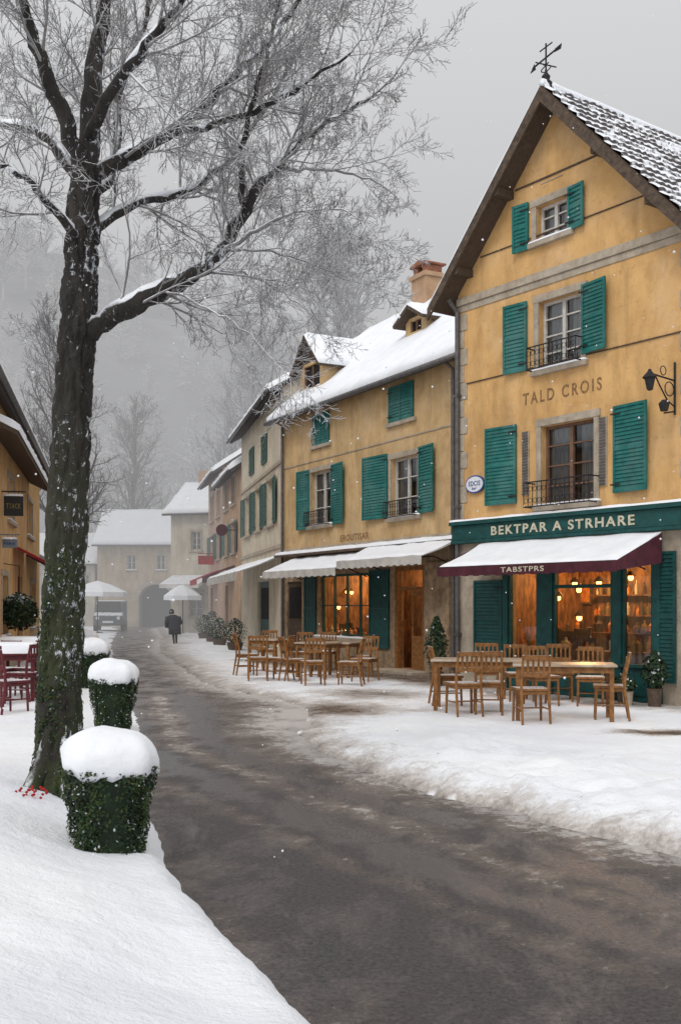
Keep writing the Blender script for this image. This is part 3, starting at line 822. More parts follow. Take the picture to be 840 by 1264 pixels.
interior(H2, 1.6, ux, .1, 2.55, 2.8, [(F2.U(403), .6, 1.9), (F2.U(412), 1.3, 1.75), (F2.U(446), .6, 1.85), (F2.U(438), .9, 1.65), (F2.U(430), 1.2, 1.95), (F2.U(397), .5, 1.5), (F2.U(452), .5, 1.45), (F2.U(385), 1.2, 1.9)], 8, 130)
interior(H2, ux + .02, 7.95, .1, 2.55, 2.0, [(F2.U(505) - .1, .9, 1.95), (F2.U(515) + .1, .6, 1.6)], 12, 22, goods=False)
b = B(); u0, u1, w0, w1_ = sd_
b.box(u0, u1, .05, .1, w0, w1_); b.box(u0 + .1, u1 - .1, .03, .05, w0 + .9, w1_ - .15, 1); b.obj('side_door', ['darkwood', 'dark'], H2)
for (x0, x1) in ((377, 391), (457, 481)):
    shutter(H2, (F2.U(x0), F2.U(x1), .55, 2.4), 'l', 0, 'teald', name='shutter')
b = B(); a = F2.U(527); b.box(a, a + .9, -.06, .02, 0, 2.5); b.obj('pilaster', 'rubble', H2, bevel=.01)
for (a, c, dz) in ((.9, 5.05, 0), (5.1, 8.75, .14)):
    outd = 1.05; wt, wb = 2.88 + dz, 2.44 + dz
    ao = awning(H2, a, c, .02, outd, wt, wb)
    v = B(); n = 26
    for i in range(n):
        x0 = a + (c - a) * i / n; x1 = a + (c - a) * (i + 1) / n
        v.poly([(x0, -outd - .003, wb - .17 - .02 * (i % 2)), (x1, -outd - .003, wb - .17 - .02 * (i % 2)), (x1, -outd - .003, wb + .0), (x0, -outd - .003, wb + .0)])
    v.obj('awning_valance', 'fabric', ao)
    v = B()
    for x in (a + .3, c - .3): v.tube([(x, -.02, wb - .2), (x, -.55, wb + .0), (x, -outd, wb - .03)], .015, 5)
    v.obj('awning_frame', 'iron', ao)
b = B(); b.tube([(8.45, -.08, .2), (8.45, -.08, 6.5), (8.45, -.38, 6.7)], .045, 8); b.obj('downpipe', 'pipe', H2)
b = B(); b.tube([(.08, -.08, .2), (.08, -.08, 6.55), (.08, -.38, 6.7)], .04, 8); b.obj('downpipe', 'pipe', H2)
k2 = RS2 / (D2 / 2)
def dormer(par, uc, wid, y0, wbase, wtop, peak, roofname='dormer'):
    b = B(); u0, u1 = uc - wid / 2, uc + wid / 2
    hole = (u0 + .2, u1 - .2, wbase + .25, wtop - .08)
    wall(b, u0, u1, wbase - .3, wtop, [hole], .1, y=y0)
    ye = (wtop - E2) / k2 + .2
    b.poly([(u0, y0, wbase - .3), (u0, y0, wtop), (u0, ye, wtop)])
    b.poly([(u1, y0, wbase - .3), (u1, y0, wtop), (u1, ye, wtop)][::-1])
    b.poly([(u0, y0, wtop), (u1, y0, wtop), (uc, y0, peak)], 1)
    o = b.obj(roofname, ['stucco2', 'darkwood'], par)
    w = B(); w.poly([(hole[0], y0 + .08, hole[2]), (hole[1], y0 + .08, hole[2]), (hole[1], y0 + .08, hole[3]), (hole[0], y0 + .08, hole[3])])
    w.box(hole[0], hole[0] + .05, y0 + .03, y0 + .07, hole[2], hole[3], 1); w.box(hole[1] - .05, hole[1], y0 + .03, y0 + .07, hole[2], hole[3], 1)
    w.box((u0 + u1) / 2 - .03, (u0 + u1) / 2 + .03, y0 + .03, y0 + .07, hole[2], hole[3], 1)
    w.obj('dormer_window', ['dark', 'brownframe'], o)
    yr = min((peak - E2) / k2 + .25, D2 / 2); oh = .25; sl = (peak - wtop) / (wid / 2)
    r = B()
    eu0, eu1 = u0 - .22, u1 + .22; ez = wtop - .22 * sl
    yeb = (ez - E2) / k2 + .3
    roof_slab(r, (eu0, yeb, ez), (eu0, y0 - oh, ez), (uc, y0 - oh, peak), (uc, yr, peak), .08)
    roof_slab(r, (eu1, y0 - oh, ez), (eu1, yeb, ez), (uc, yr, peak), (uc, y0 - oh, peak), .08)
    r.obj('dormer_roof', 'darkwood', o)
    s = B()
    s.sheet((eu0, yeb, ez), (eu0, y0 - oh, ez), (uc, y0 - oh, peak), (uc, yr, peak), .12, .12, .03, .08)
    s.sheet((eu1, y0 - oh, ez), (eu1, yeb, ez), (uc, yr, peak), (uc, y0 - oh, peak), .12, .12, .03, .08)
    s.obj('dormer_snow', 'snow', o, True)
    return o
dormer(H2, 1.25, 1.35, .25, 7.2, 8.15, 8.85)
dormer(H2, 5.3, .9, 1.0, 7.9, 8.5, 8.75)
b = B(); cu_, cy_ = 2.75, 3.0
b.box(cu_ - .36, cu_ + .36, cy_ - .3, cy_ + .3, 8.6, 10.35); b.box(cu_ - .42, cu_ + .42, cy_ - .36, cy_ + .36, 10.352, 10.47)
for sx in (-.22, .22): b.box(cu_ + sx - .1, cu_ + sx + .1, cy_ - .25, cy_ + .25, 10.472, 10.68, 1)
b.prism([(cu_ - .4, cy_ - .34, 10.69), (cu_ + .4, cy_ - .34, 10.69), (cu_ + .4, cy_ - .34, 10.74), (cu_, cy_ - .34, 10.82), (cu_ - .4, cy_ - .34, 10.74)], (0, .68, 0), 1)
b.obj('chimney', ['stucco4', 'terracotta'], rf2, bevel=.012)

# =============================================================== cream house
F3 = Frame((-3.65, 38.9), (-1.59, 29.6))
H3 = empty('cream_house', (-3.65, 38.9, 0), F3.ang, 'narrow cream house with faded green shutters and snowy roof', 'building')
E3 = 7.85; L3 = F3.len
holes = []
rows = []
for (x0, x1) in ((303, 309), (316, 322), (330, 338)):
    u0, u1 = F3.U(x0), F3.U(x1); r = (u0, u1, 4.0, 5.35); holes.append(r)
for (x0, x1) in ((309, 314), (324, 330)):
    u0, u1 = F3.U(x0), F3.U(x1); rows.append((u0, u1, 6.0, 6.9))
door3 = (F3.U(318), F3.U(332), .1, 2.3)
house_shell(H3, L3, E3, 6, 1.7, holes + [door3], 'stucco3')
parallel_roof(H3, 0, L3, E3, 6, 1.7, .45, .1, .18)
for r in holes:
    window(H3, r, 2, 3, curtain=False, snowsill=False)
    wd = (r[1] - r[0]) * .55
    shutter(H3, (r[0] - wd, r[0] - .02, r[2], r[3]), 'r', 4, 'greyteal'); shutter(H3, (r[1] + .02, r[1] + wd, r[2], r[3]), 'l', 4, 'greyteal')
for r in rows: shutter(H3, r, 'l', 0, 'greyteal', closed=True)
b = B(); u0, u1, w0, w1_ = door3; b.box(u0, u1, .1, .15, w0, w1_); b.box(u0 + .2, u1 - .2, .08, .098, w0 + 1, w1_ - .2, 1); b.obj('door', ['teald', 'dark'], H3)
ao = awning(H3, F3.U(300), F3.U(348), .02, 1.3, 3.0, 2.5)
aw = B(); aw.box(F3.U(300), F3.U(348), -1.315, -1.303, 2.25, 2.49); aw.obj('awning_valance', 'fabric', ao)
for z in (3.2, 5.6):
    b = B(); b.box(0, L3, -.05, 0, z, z + .1); b.obj('stone_band', 'stone', H3)

# =============================================================== two narrow houses further on
def street_house(name, p0, p1, E, rise, stucco, cols, label, shut='greyteal', wrows=(3.6, 5.5)):
    F = Frame(p0, p1); h = empty(name, (p0[0], p0[1], 0), F.ang, label, 'building')
    holes = [(F.U(a), F.U(c), w, w + 1.2) for w in wrows for (a, c) in cols]
    dpx = cols[0]; dd = (F.U(dpx[0]), F.U(dpx[0]) + 1.1, .1, 2.35)
    house_shell(h, F.len, E, 6, rise, holes + [dd], stucco)
    parallel_roof(h, 0, F.len, E, 6, rise, .45, .1, .2)
    for r in holes:
        window(h, r, 2, 3, curtain=False, snowsill=False)
        wd = (r[1] - r[0]) * .5
        if r[2] < 5:
            shutter(h, (r[0] - wd, r[0] - .02, r[2], r[3]), 'r', 4, shut); shutter(h, (r[1] + .02, r[1] + wd, r[2], r[3]), 'l', 4, shut)
    b = B(); u0, u1, w0, w1_ = dd; b.box(u0, u1, .1, .15, w0, w1_); b.obj('door', 'darkwood', h)
    return F, h
F4, H4 = street_house('brown_house', (-5.07, 45.5), (-3.68, 39.1), 6.85, 2.0, 'stucco4', ((278, 282), (286, 291)), 'narrow brown stucco house with dark green shutters and snowy roof')
F4b, H4b = street_house('rose_house', (-6.5, 52), (-5.09, 45.6), 7.6, 2.0, 'stucco6', ((260, 264), (268, 272)), 'narrow rose plastered house with shutters and snowy roof')
for (F_, H_, x0, x1, w, m_) in ((F4b, H4b, 260, 270, 2.6, 'red'), (F4, H4, 279, 290, 2.6, 'maroon')):
    u0, u1 = F_.U(x0), F_.U(x1)
    aw = B(); aw.prism([(u0, -.02, w + .5), (u0, -1.0, w + .1), (u0, -1.0, w - .15), (u0, -.98, w - .15), (u0, -.98, w + .06), (u0, -.02, w + .45)], (u1 - u0, 0, 0)); aw.obj('awning', m_, H_)
b = B(); u0 = F4b.U(266); b.box(u0, u0 + .06, -.8, -.1, 3.4, 3.8); b.tube([(u0, 0, 3.9), (u0, -.8, 3.9)], .02, 5); b.obj('projecting_sign', 'red', H4b)
b = B(); u0 = F4.U(293); cyc = [(u0, -.6 + .22 * math.cos(a), 4.4 + .22 * math.sin(a)) for a in [2 * math.pi * i / 24 for i in range(24)]]
b.prism(cyc, (.1, 0, 0)); b.tube([(u0 + .05, 0, 4.4), (u0 + .05, -.4, 4.4)], .02, 5); b.obj('round_wall_sign', 'maroon', H4)

# =============================================================== end of street houses
def simple_house(name, p0, p1, H, dep, rise, holes, m, label):
    F = Frame(p0, p1); h = empty(name, (p0[0], p0[1], 0), F.ang, label, 'building')
    house_shell(h, F.len, H, dep, rise, holes, m)
    rf = parallel_roof(h, 0, F.len, H, dep, rise, .4, .3, .2)
    for r in holes: window(h, r, 2, 3, curtain=False, snowsill=False)
    return h, F, rf
h5, F5, rf5 = simple_house('pale_house', (-9.0, 56), (-6.3, 55.2), 6.6, 5, 1.6, [(1.2, 1.7, 4.4, 5.4), (1.1, 1.8, .9, 2.2)], 'stucco5', 'pale plastered house with snowy roof at the street bend')
b = B(); b.prism([(.1, -.02, 3.1), (.1, -1.6, 2.6), (.1, -1.6, 2.4), (.1, -.02, 3.0)], (2.2, 0, 0)); b.obj('awning', 'fabricsnow', h5)
b = B(); b.box(.6, 1.2, 2.2, 2.8, 7.8, 8.9); b.obj('chimney', 'stucco4', rf5)
AX, AY = -16.6, 72
h6 = empty('archway_house', (AX, AY, 0), 0, 'beige stone house with a dark arched passage and snowy roof', 'building')
acx = (192 - 420) / 1300 * AY - AX; aw_ = 1.15; spring = 1.75
b = B(); L6 = 6.4; H6 = 5.9
w6 = [(acx + .1, acx + .65, 3.9, 4.9), (acx - 1.9, acx - 1.35, 3.9, 4.9)]
wall(b, 0, L6, -.3, H6, [(acx - aw_, acx + aw_, -.3, spring + aw_)] + w6, 1.2)
n = 16; top = spring + aw_
for i in range(n):
    a0 = math.pi * i / n; a1 = math.pi * (i + 1) / n
    x0, z0 = acx + aw_ * math.cos(a0), spring + aw_ * math.sin(a0); x1, z1 = acx + aw_ * math.cos(a1), spring + aw_ * math.sin(a1)
    b.poly([(x1, .002, z1), (x0, .002, z0), (x0, .002, top), (x1, .002, top)])
    b.poly([(x1, .0, z1), (x0, 0, z0), (x0, 1.2, z0), (x1, 1.2, z1)])
r6 = H6 + 2.3; dep = 6
b.poly([(0, 0, -.3), (0, 0, H6), (0, dep / 2, r6), (0, dep, H6), (0, dep, -.3)]); b.poly([(L6, 0, -.3), (L6, 0, H6), (L6, dep / 2, r6), (L6, dep, H6), (L6, dep, -.3)][::-1])
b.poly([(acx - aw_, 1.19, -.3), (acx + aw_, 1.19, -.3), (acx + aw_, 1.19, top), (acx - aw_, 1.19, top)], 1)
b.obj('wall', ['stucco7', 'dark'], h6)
ar = B()
for i in range(14):
    a0 = math.pi * (i + .04) / 14; a1 = math.pi * (i + .96) / 14
    p = [(acx + r * math.cos(a), -.06, spring + r * math.sin(a)) for (r, a) in ((aw_ + .02, a0), (aw_ + .3, a0), (aw_ + .3, a1), (aw_ + .02, a1))]
    ar.prism(p, (0, .05, 0))
ar.obj('arch_stones', 'stone', h6)
for r in w6: window(h6, r, 2, 2, curtain=False)
parallel_roof(h6, 0, L6, H6, dep, 2.3, .4, .3, .2)
simple_house('low_house', (-23, 73), (-17.0, 73), 4.6, 6, 2.0, [(3.6, 4.3, 2.6, 3.6), (5.0, 5.6, 2.6, 3.6), (1.5, 2.2, 2.6, 3.6)], 'stucco5', 'low pale house with snow covered roof')

# =============================================================== orange house on the other side
FL = Frame((-6.26, 18), (-9.7, 34)); HL = empty('orange_house', (-6.26, 18, 0), FL.ang, 'orange stucco house with snow covered eaves and canopy', 'building')
LL = FL.len; EL = 5.95
hl = [(FL.U(10), FL.U(17), 3.5, 4.5), (FL.U(34), FL.U(40), 3.5, 4.5), (FL.U(22), FL.U(28), .2, 2.3), (FL.U(2), FL.U(9), .9, 2.2), (FL.U(38), FL.U(43), .9, 2.2)]
house_shell(HL, LL, EL, 6, 2.2, hl, 'stuccoL', 'stone', .7)
parallel_roof(HL, 0, LL, EL, 6, 2.2, .35, .3, .2)
for i in (0, 1, 3, 4): window(HL, hl[i], 2, 3)
b = B(); u0, u1, w0, w1_ = hl[2]; b.box(u0, u1, .1, .15, w0, w1_); b.box(u0 + .3, u1 - .3, .08, .098, w0 + 1, w1_ - .2, 1); b.obj('door', ['maroon', 'dark'], HL)
u0, u1 = FL.U(-20), FL.U(36); zc = 4.85
b = B(); b.prism([(u0, -.02, zc + .25), (u0, -.6, zc - .05), (u0, -.6, zc - .13), (u0, -.02, zc + .15)], (u1 - u0, 0, 0)); cn = b.obj('canopy', 'darkwood', HL)
b = B(); b.sheet((u0, -.62, zc - .05), (u1, -.62, zc - .05), (u1, -.02, zc + .25), (u0, -.02, zc + .25), .14, .2, .03, .08); b.obj('canopy_snow', 'snow', cn, True)
for (x0, x1, w) in ((16, 30, 2.55), (32, 46, 2.5)):
    u0, u1 = FL.U(x0), FL.U(x1)
    b = B(); b.prism([(u0, -.02, w + .45), (u0, -.9, w), (u0, -.9, w - .2), (u0, -.88, w - .2), (u0, -.88, w - .05), (u0, -.02, w + .4)], (u1 - u0, 0, 0)); b.obj('awning', 'red' if x0 < 20 else 'maroon', HL)
def hang_sign(u, w, o0, wid, h, fm, tm, s, snow=True):
    b = B(); b.box(u - .03, u + .03, -o0 - wid, -o0, w - h / 2, w + h / 2); 
    b.tube([(u, 0, w + h / 2 + .1), (u, -o0 - wid - .05, w + h / 2 + .1)], .018, 5)
    for y in (-o0 - .1, -o0 - wid + .1): b.tube([(u, y, w + h / 2), (u, y, w + h / 2 + .1)], .01, 4)
    o = b.obj('hanging_sign', fm, HL, bevel=.008)
    t = text(o, s, 0, 0, wid * .74, h * .26, 0, tm, ext=.01)
    for v in t.data.vertices:
        x, y, z = v.co; v.co = (u - .031 - abs(y), -o0 - wid * .13 - x, w - h * .13 + z)
    if snow:
        k = B(); k.sheet((u - .05, -o0 - wid, w + h / 2 + .002), (u + .05, -o0 - wid, w + h / 2 + .002), (u + .05, -o0, w + h / 2 + .002), (u - .05, -o0, w + h / 2 + .002), .05, .05, .01, .03); k.obj('sign_snow', 'snow', o, True)
hang_sign(FL.U(2), 3.68, .05, .40, .42, 'black', 'lettersy', 'TTACK')
hang_sign(FL.U(0), 2.86, .05, .30, .18, 'greyboard', 'blue', 'FIRE')

# =============================================================== ground, road
_tab = np.random.default_rng(5).random((256, 256))
def vn(x, y, sc, sd=0):
    x = x * sc + sd * 17.3; y = y * sc + sd * 9.1
    xi = np.floor(x).astype(int); yi = np.floor(y).astype(int); fx = x - xi; fy = y - yi
    fx = fx * fx * (3 - 2 * fx); fy = fy * fy * (3 - 2 * fy)
    a = _tab[xi % 256, yi % 256]; b_ = _tab[(xi + 1) % 256, yi % 256]; c = _tab[xi % 256, (yi + 1) % 256]; d = _tab[(xi + 1) % 256, (yi + 1) % 256]
    return (a * (1 - fx) + b_ * fx) * (1 - fy) + (c * (1 - fx) + d * fx) * fy - .5
ly = np.array([-40, 0, 4.0, 4.78, 6.3, 7.85, 13.4, 24.5, 41.6, 63, 73.9]); lx = np.array([1.3, .85, -.03, -.38, -.93, -1.42, -2.5, -5.1, -8.96, -13.1, -15.4])
ry = np.array([-40, 0, 4.5, 6.5, 7.85, 9.45, 11.5, 13.2, 14.8, 16.4, 18, 20, 21.9, 34.7, 52, 66, 73.9]); rx = np.array([14, 6.5, 3.4, 2.1, 1.33, .32, -.42, -.52, -.42, -.62, -1.45, -2.4, -3.03, -6.1, -8.9, -11.6, -12.0])
def left(y): return np.interp(y, ly, lx)
def right(y): return np.interp(y, ry, rx)
def ss(t): t = np.clip(t, 0, 1); return t * t * (3 - 2 * t)
def gheight(X, Y):
    wob = .20 * vn(X, Y, 1.1, 1) + .16 * vn(X, Y, 3.1, 2) + .12 * vn(X, Y, 8, 3)
    wol = .16 * vn(X, Y, .8, 1) + .05 * vn(X, Y, 3.1, 2)
    dl = left(Y) - X; dr = X - right(Y)
    fade = np.clip(1.2 - Y / 60, .35, 1)
    near = ss((11 - Y) / 4)
    HLt = (.09 + .36 * near) * fade
    hl_ = HLt * (.28 * ss((dl + wol) / .25) + .72 * ss((dl + wol - .1) / (1.2 + .5 * near))) + .12 * vn(X, Y, .9, 4) * near * ss(dl / .6) + (.04 * vn(X, Y, 2.4, 5) + .02 * vn(X, Y, 7, 9)) * ss(dl / .3)
    berm = .14 * ss((dr + wob) / .55) * (1 - .55 * ss((dr - 1.5) / 1.4)) * (.40 + .60 * ss((13 - Y) / 3)) 
    lump = (.10 * vn(X, Y, 2.2, 6) + .075 * vn(X, Y, 5.5, 7) + .055 * vn(X, Y, 11, 8)) * ss((dr + .05) / .5) * (1 - .70 * ss((dr - 1.8) / 1.5)) * (.25 + .75 * ss((14 - Y) / 4))
    gate = np.exp(-np.clip(((X - .2) / 1.2) ** 2 + ((Y - 15.6) / 1.8) ** 2, 0, 50))
    hr_ = (berm + lump) * (1 - .9 * gate) + .02 * vn(X, Y, 5, 11)
    z = np.full_like(X, -.07)
    z = np.where(dl + wol > 0, -.07 + (hl_ + .07 * ss((dl + wol) / .12)), z)
    z = np.where(dr + wob > 0, -.07 + (hr_ + .09 * ss((dr + wob) / .16)), z)
    return z, dl, dr, wob
def gh1(x, y):
    z = gheight(np.array([[float(x)]]), np.array([[float(y)]]))[0]; return float(z[0, 0])
xs = list(np.arange(-12, 8.01, .07))
g = .085
while xs[-1] < 700: g *= 1.35; xs.append(xs[-1] + g)
g = .085; pre = []
x = -12.0
while x > -700: g *= 1.35; x -= g; pre.append(x)
xs = np.array(pre[::-1] + xs)
ys = [2.2]
while ys[-1] < 90: ys.append(ys[-1] + max(.05, .0085 * ys[-1]))
g = 1.
while ys[-1] < 900: g *= 1.4; ys.append(ys[-1] + g)
pre = []; g = .1; y = 2.2
while y > -60: g *= 1.35; y -= g; pre.append(y)
ys = np.array(pre[::-1] + ys)
X, Y = np.meshgrid(xs, ys)
Zg, dl, dr, wob = gheight(X, Y)
slush = np.zeros_like(X)
slush = np.maximum(slush, np.where(dl > 0, .35 * np.exp(-np.clip(dl, 0, 20) / .10), 0))
slush = np.maximum(slush, np.where(dr > 0, .88 * np.exp(-np.clip((dr + wob * 1.2) / (.24 + .03 * np.clip(Y, 0, 100)), 0, 40)), 0))
def fdist(F, X, Y): return (X - F.p.x) * F.out.x + (Y - F.p.y) * F.out.y, (X - F.p.x) * F.e.x + (Y - F.p.y) * F.e.y
d2, u2 = fdist(F2, X, Y); d1, u1_ = fdist(F1, X, Y)
slush = np.maximum(slush, .95 * ss((2.3 - d2) / 1.2) * (u2 > 0) * (d2 > -.5) * (u2 < 10))
slush = np.maximum(slush, .62 * ss((1.6 - d1) / 1.2) * (u1_ > -1) * (d1 > -.5))
def blob(cx, cy, rx_, ry_, s): return s * np.exp(-np.clip(((X - cx) / rx_) ** 2 + ((Y - cy) / ry_) ** 2, 0, 50))
slush = np.maximum(slush, blob(3.95, 12.7, .75, .45, 1.15))
slush = np.maximum(slush, blob(-.1, 15.6, 1.1, 1.4, 1.0))
slush = np.maximum(slush, blob(.5, 18.0, 1.3, 1.4, .80))
slush = np.maximum(slush, blob(1.4, 15.3, 1.7, .6, .52))
slush = np.maximum(slush, np.where((dl < -.02) & (dr < -.02), 1, 0))
ny, nx = X.shape
verts = np.stack([X.ravel(), Y.ravel(), Zg.ravel()], 1)
idx = np.arange(nx * ny).reshape(ny, nx)
faces = np.stack([idx[:-1, :-1].ravel(), idx[:-1, 1:].ravel(), idx[1:, 1:].ravel(), idx[1:, :-1].ravel()], 1)
def npmesh(name, verts, faces, mats, attrs=None, smooth=True):
    me = bpy.data.meshes.new(name); nv, nf = len(verts), len(faces); k = faces.shape[1]
    me.vertices.add(nv); me.vertices.foreach_set('co', verts.astype(np.float32).ravel())
    me.loops.add(nf * k); me.loops.foreach_set('vertex_index', faces.astype(np.int32).ravel())
    me.polygons.add(nf); me.polygons.foreach_set('loop_start', np.arange(0, nf * k, k, dtype=np.int32)); 
    if smooth: me.polygons.foreach_set('use_smooth', np.ones(nf, dtype=bool))
    for m in mats: me.materials.append(M[m])
    me.update(calc_edges=True); me.validate()
    for an, av in (attrs or {}).items():
        a = me.attributes.new(an, 'FLOAT', 'POINT'); a.data.foreach_set('value', av.astype(np.float32).ravel())
    o = bpy.data.objects.new(name, me); COL.objects.link(o); return o
go = npmesh('ground', verts, faces, ['ground'], {'slush': slush}); go['kind'] = 'structure'
yr_ = [-39.0]
while yr_[-1] < 76: yr_.append(yr_[-1] + max(.10, .010 * abs(yr_[-1])))
yr_ = np.array(yr_); na = 70
T = np.linspace(0, 1, na)
XR = (left(yr_) - .6)[:, None] * (1 - T) + (right(yr_) + .6)[:, None] * T
YR = np.repeat(yr_[:, None], na, 1)
ZR = np.zeros_like(XR)
dR = right(YR) - XR; dL = XR - left(YR)
wobr = .22 * vn(XR, YR, .5, 12) + .10 * vn(XR, YR, 2.5, 14)
tr_y = np.array([-40, 0, 4.5, 6.5, 7.85, 9.45, 11.9, 14.15, 17, 21.9, 34.7, 74]); tr_x = np.array([14, 6.5, 3.4, 2.1, 1.33, .35, -.60, -1.09, -1.75, -3.03, -6.1, -12.2])
dT = np.interp(YR, tr_y, tr_x) - XR
def g1(c, s): return np.exp(-np.clip(((dT + wobr - c) / s) ** 2, 0, 50))
nearr = ss((22 - YR) / 6)
mud_sheen = .80 * np.exp(-np.maximum(dR, 0) / .55) + .28 * np.exp(-np.maximum(dL, 0) / .22) + .0 + .42 * g1(1.15, .20) * nearr + .36 * g1(2.12, .18) * nearr - .34 * (g1(.72, .15) + g1(1.66, .18)) * nearr + .20 * ss((YR - 9) / 8) + .45 * np.exp(-np.clip(((XR + .7) / .8) ** 2 + ((YR - 14.6) / 2.2) ** 2, 0, 50))  # mud and slush; the far term also lightens the road for wet sheen
wet = 1.3 * (g1(.72, .2) + g1(1.66, .22)) * nearr + .7 * ss((YR - 9) / 8)
idx = np.arange(XR.size).reshape(XR.shape)
faces = np.stack([idx[:-1, :-1].ravel(), idx[:-1, 1:].ravel(), idx[1:, 1:].ravel(), idx[1:, :-1].ravel()], 1)
ro = npmesh('road', np.stack([XR.ravel(), YR.ravel(), ZR.ravel()], 1), faces, ['road'], {'mud_sheen': mud_sheen, 'wet': wet}); ro['kind'] = 'structure'

# hill
hx = np.linspace(-260, 260, 120); hy = np.linspace(95, 330, 60)
HXm, HYm = np.meshgrid(hx, hy)
crest = np.interp(HXm, [-260, -120, -60, -20, 10, 40, 260], [85, 82, 74, 62, 42, 24, 10])
HZ = crest * ss((HYm - 95) / 120) + 9 * vn(HXm, HYm, .03, 3) * ss((HYm - 95) / 40) + 3 * vn(HXm, HYm, .1, 4) * ss((HYm - 95) / 20) - .3
idx = np.arange(HXm.size).reshape(HXm.shape)
faces = np.stack([idx[:-1, :-1].ravel(), idx[:-1, 1:].ravel(), idx[1:, 1:].ravel(), idx[1:, :-1].ravel()], 1)
M['hill'] = mat('snow_dusted_forest_floor', (.25, .26, .28), (.12, .125, .14), .95, .09)
hi = npmesh('hill', np.stack([HXm.ravel(), HYm.ravel(), HZ.ravel()], 1), faces, ['hill']); hi['kind'] = 'structure'

# =============================================================== trees
def rot_dir(d, ang, rnd):
    perp = d.cross(Vector((rnd.gauss(0, 1), rnd.gauss(0, 1), rnd.gauss(0, 1))))
    if perp.length < 1e-4: perp = Vector((1, 0, 0))
    perp.normalize()
    return (Matrix.Rotation(ang, 3, perp) @ d).normalized()

def branch(b, p, d, L, r, lvl, counts, rnd, minr=.0025, up=.10, wig=.22, mi_t=1):
    n = 6 if L > .8 else (4 if L > .3 else 3)
    pts = [p.copy()]; rads = [r]; dirs = []
    dd = d.copy()
    for i in range(n):
        dd = (dd + Vector((rnd.gauss(0, wig), rnd.gauss(0, wig), rnd.gauss(0, wig) * .8 + up)) * .5).normalized()
        pts.append(pts[-1] + dd * (L / n)); rads.append(max(minr * .7, r * (1 - .72 * (i + 1) / n))); dirs.append(dd.copy())
    sides = 7 if r > .04 else (5 if r > .012 else 3)
    b.tube(pts, rads, sides, 0 if r > .016 else mi_t, cap=False)
    if lvl < len(counts):
        c = counts[lvl]
        for k in range(c):
            t = .15 + .85 * (k + rnd.random() * .8) / c
            i = min(n - 1, int(t * n)); f = t * n - i
            q = pts[i].lerp(pts[i + 1], min(1, f))
            rr = rads[i] * .62
            nd = rot_dir(dirs[i], math.radians(rnd.uniform(24, 58)), rnd)
            branch(b, q, nd, L * rnd.uniform(.34, .62) * (1.1 - .35 * t), max(minr, rr), lvl + 1, counts, rnd, minr, up, wig, mi_t)

def px3(px, py, Z): return Vector(((px - HX) / FPX * Z, Z, EYE + (HY - py) / FPX * Z))
def smooth_line(pts, rads, rnd, sub=4, wob=.02):
    P = []; Rr = []
    n = len(pts)
    for i in range(n - 1):
        p0 = pts[max(0, i - 1)]; p1 = pts[i]; p2 = pts[i + 1]; p3 = pts[min(n - 1, i + 2)]
        for k in range(sub):
            t = k / sub
            q = .5 * ((2 * p1) + (p2 - p0) * t + (2 * p0 - 5 * p1 + 4 * p2 - p3) * t * t + (3 * p1 - p0 - 3 * p2 + p3) * t ** 3)
            P.append(q + Vector((rnd.gauss(0, wob), rnd.gauss(0, wob), rnd.gauss(0, wob)))); Rr.append(rads[i] * (1 - t) + rads[i + 1] * t)
    P.append(pts[-1]); Rr.append(rads[-1])
    return P, Rr

TZ = 7.8
tr = empty('bare_tree', px3(76, 985, TZ).to_tuple(), 0, 'large bare tree with mossy trunk and snow laden branches', 'tree')
T0 = Vector(tr.location)
rt = random.Random(21)
trunk = B()
tp = [px3(78, 1010, TZ), px3(74, 930, TZ), px3(74, 850, TZ), px3(78, 740, TZ), px3(85, 600, TZ), px3(92, 470, TZ), px3(98, 370, TZ), px3(103, 280, TZ), px3(106, 205, TZ)]
P, Rr = smooth_line(tp, [.25, .182, .166, .160, .154, .148, .142, .136, .12], rt, 26, .0)
trunk.tube([q - T0 for q in P], Rr, 56, 0)
def tdsp(v):
    v = Vector(v); q = Vector((v.x * 1.0, v.y * 1.0, v.z * .28))
    r1 = abs(mnoise.noise(q * 14)); r2 = abs(mnoise.noise(Vector((v.x, v.y, v.z * .5)) * 30)); r3 = mnoise.noise(v * 2.3)
    return -.030 * (1 - min(1, r1 * 3.2)) - .012 * (1 - min(1, r2 * 3)) + .016 * r3
k_ = 0; nv_ = []
for i, q in enumerate(P):
    c = q - T0
    for j in range(56):
        v = Vector(trunk.v[k_]); d = (v - c); d.normalize(); nv_.append(tuple(v + d * tdsp(v))); k_ += 1
trunk.v = nv_
for a in (.3, 1.5, 2.6, 3.9, 5.2):
    dv = Vector((math.cos(a), math.sin(a), 0))
    trunk.tube([dv * .08 + Vector((0, 0, .55)), dv * .15 + Vector((0, 0, .25)), dv * .28 + Vector((0, 0, .02)), dv * .42 + Vector((0, 0, -.15))], [.05, .07, .065, .04], 8, 0)
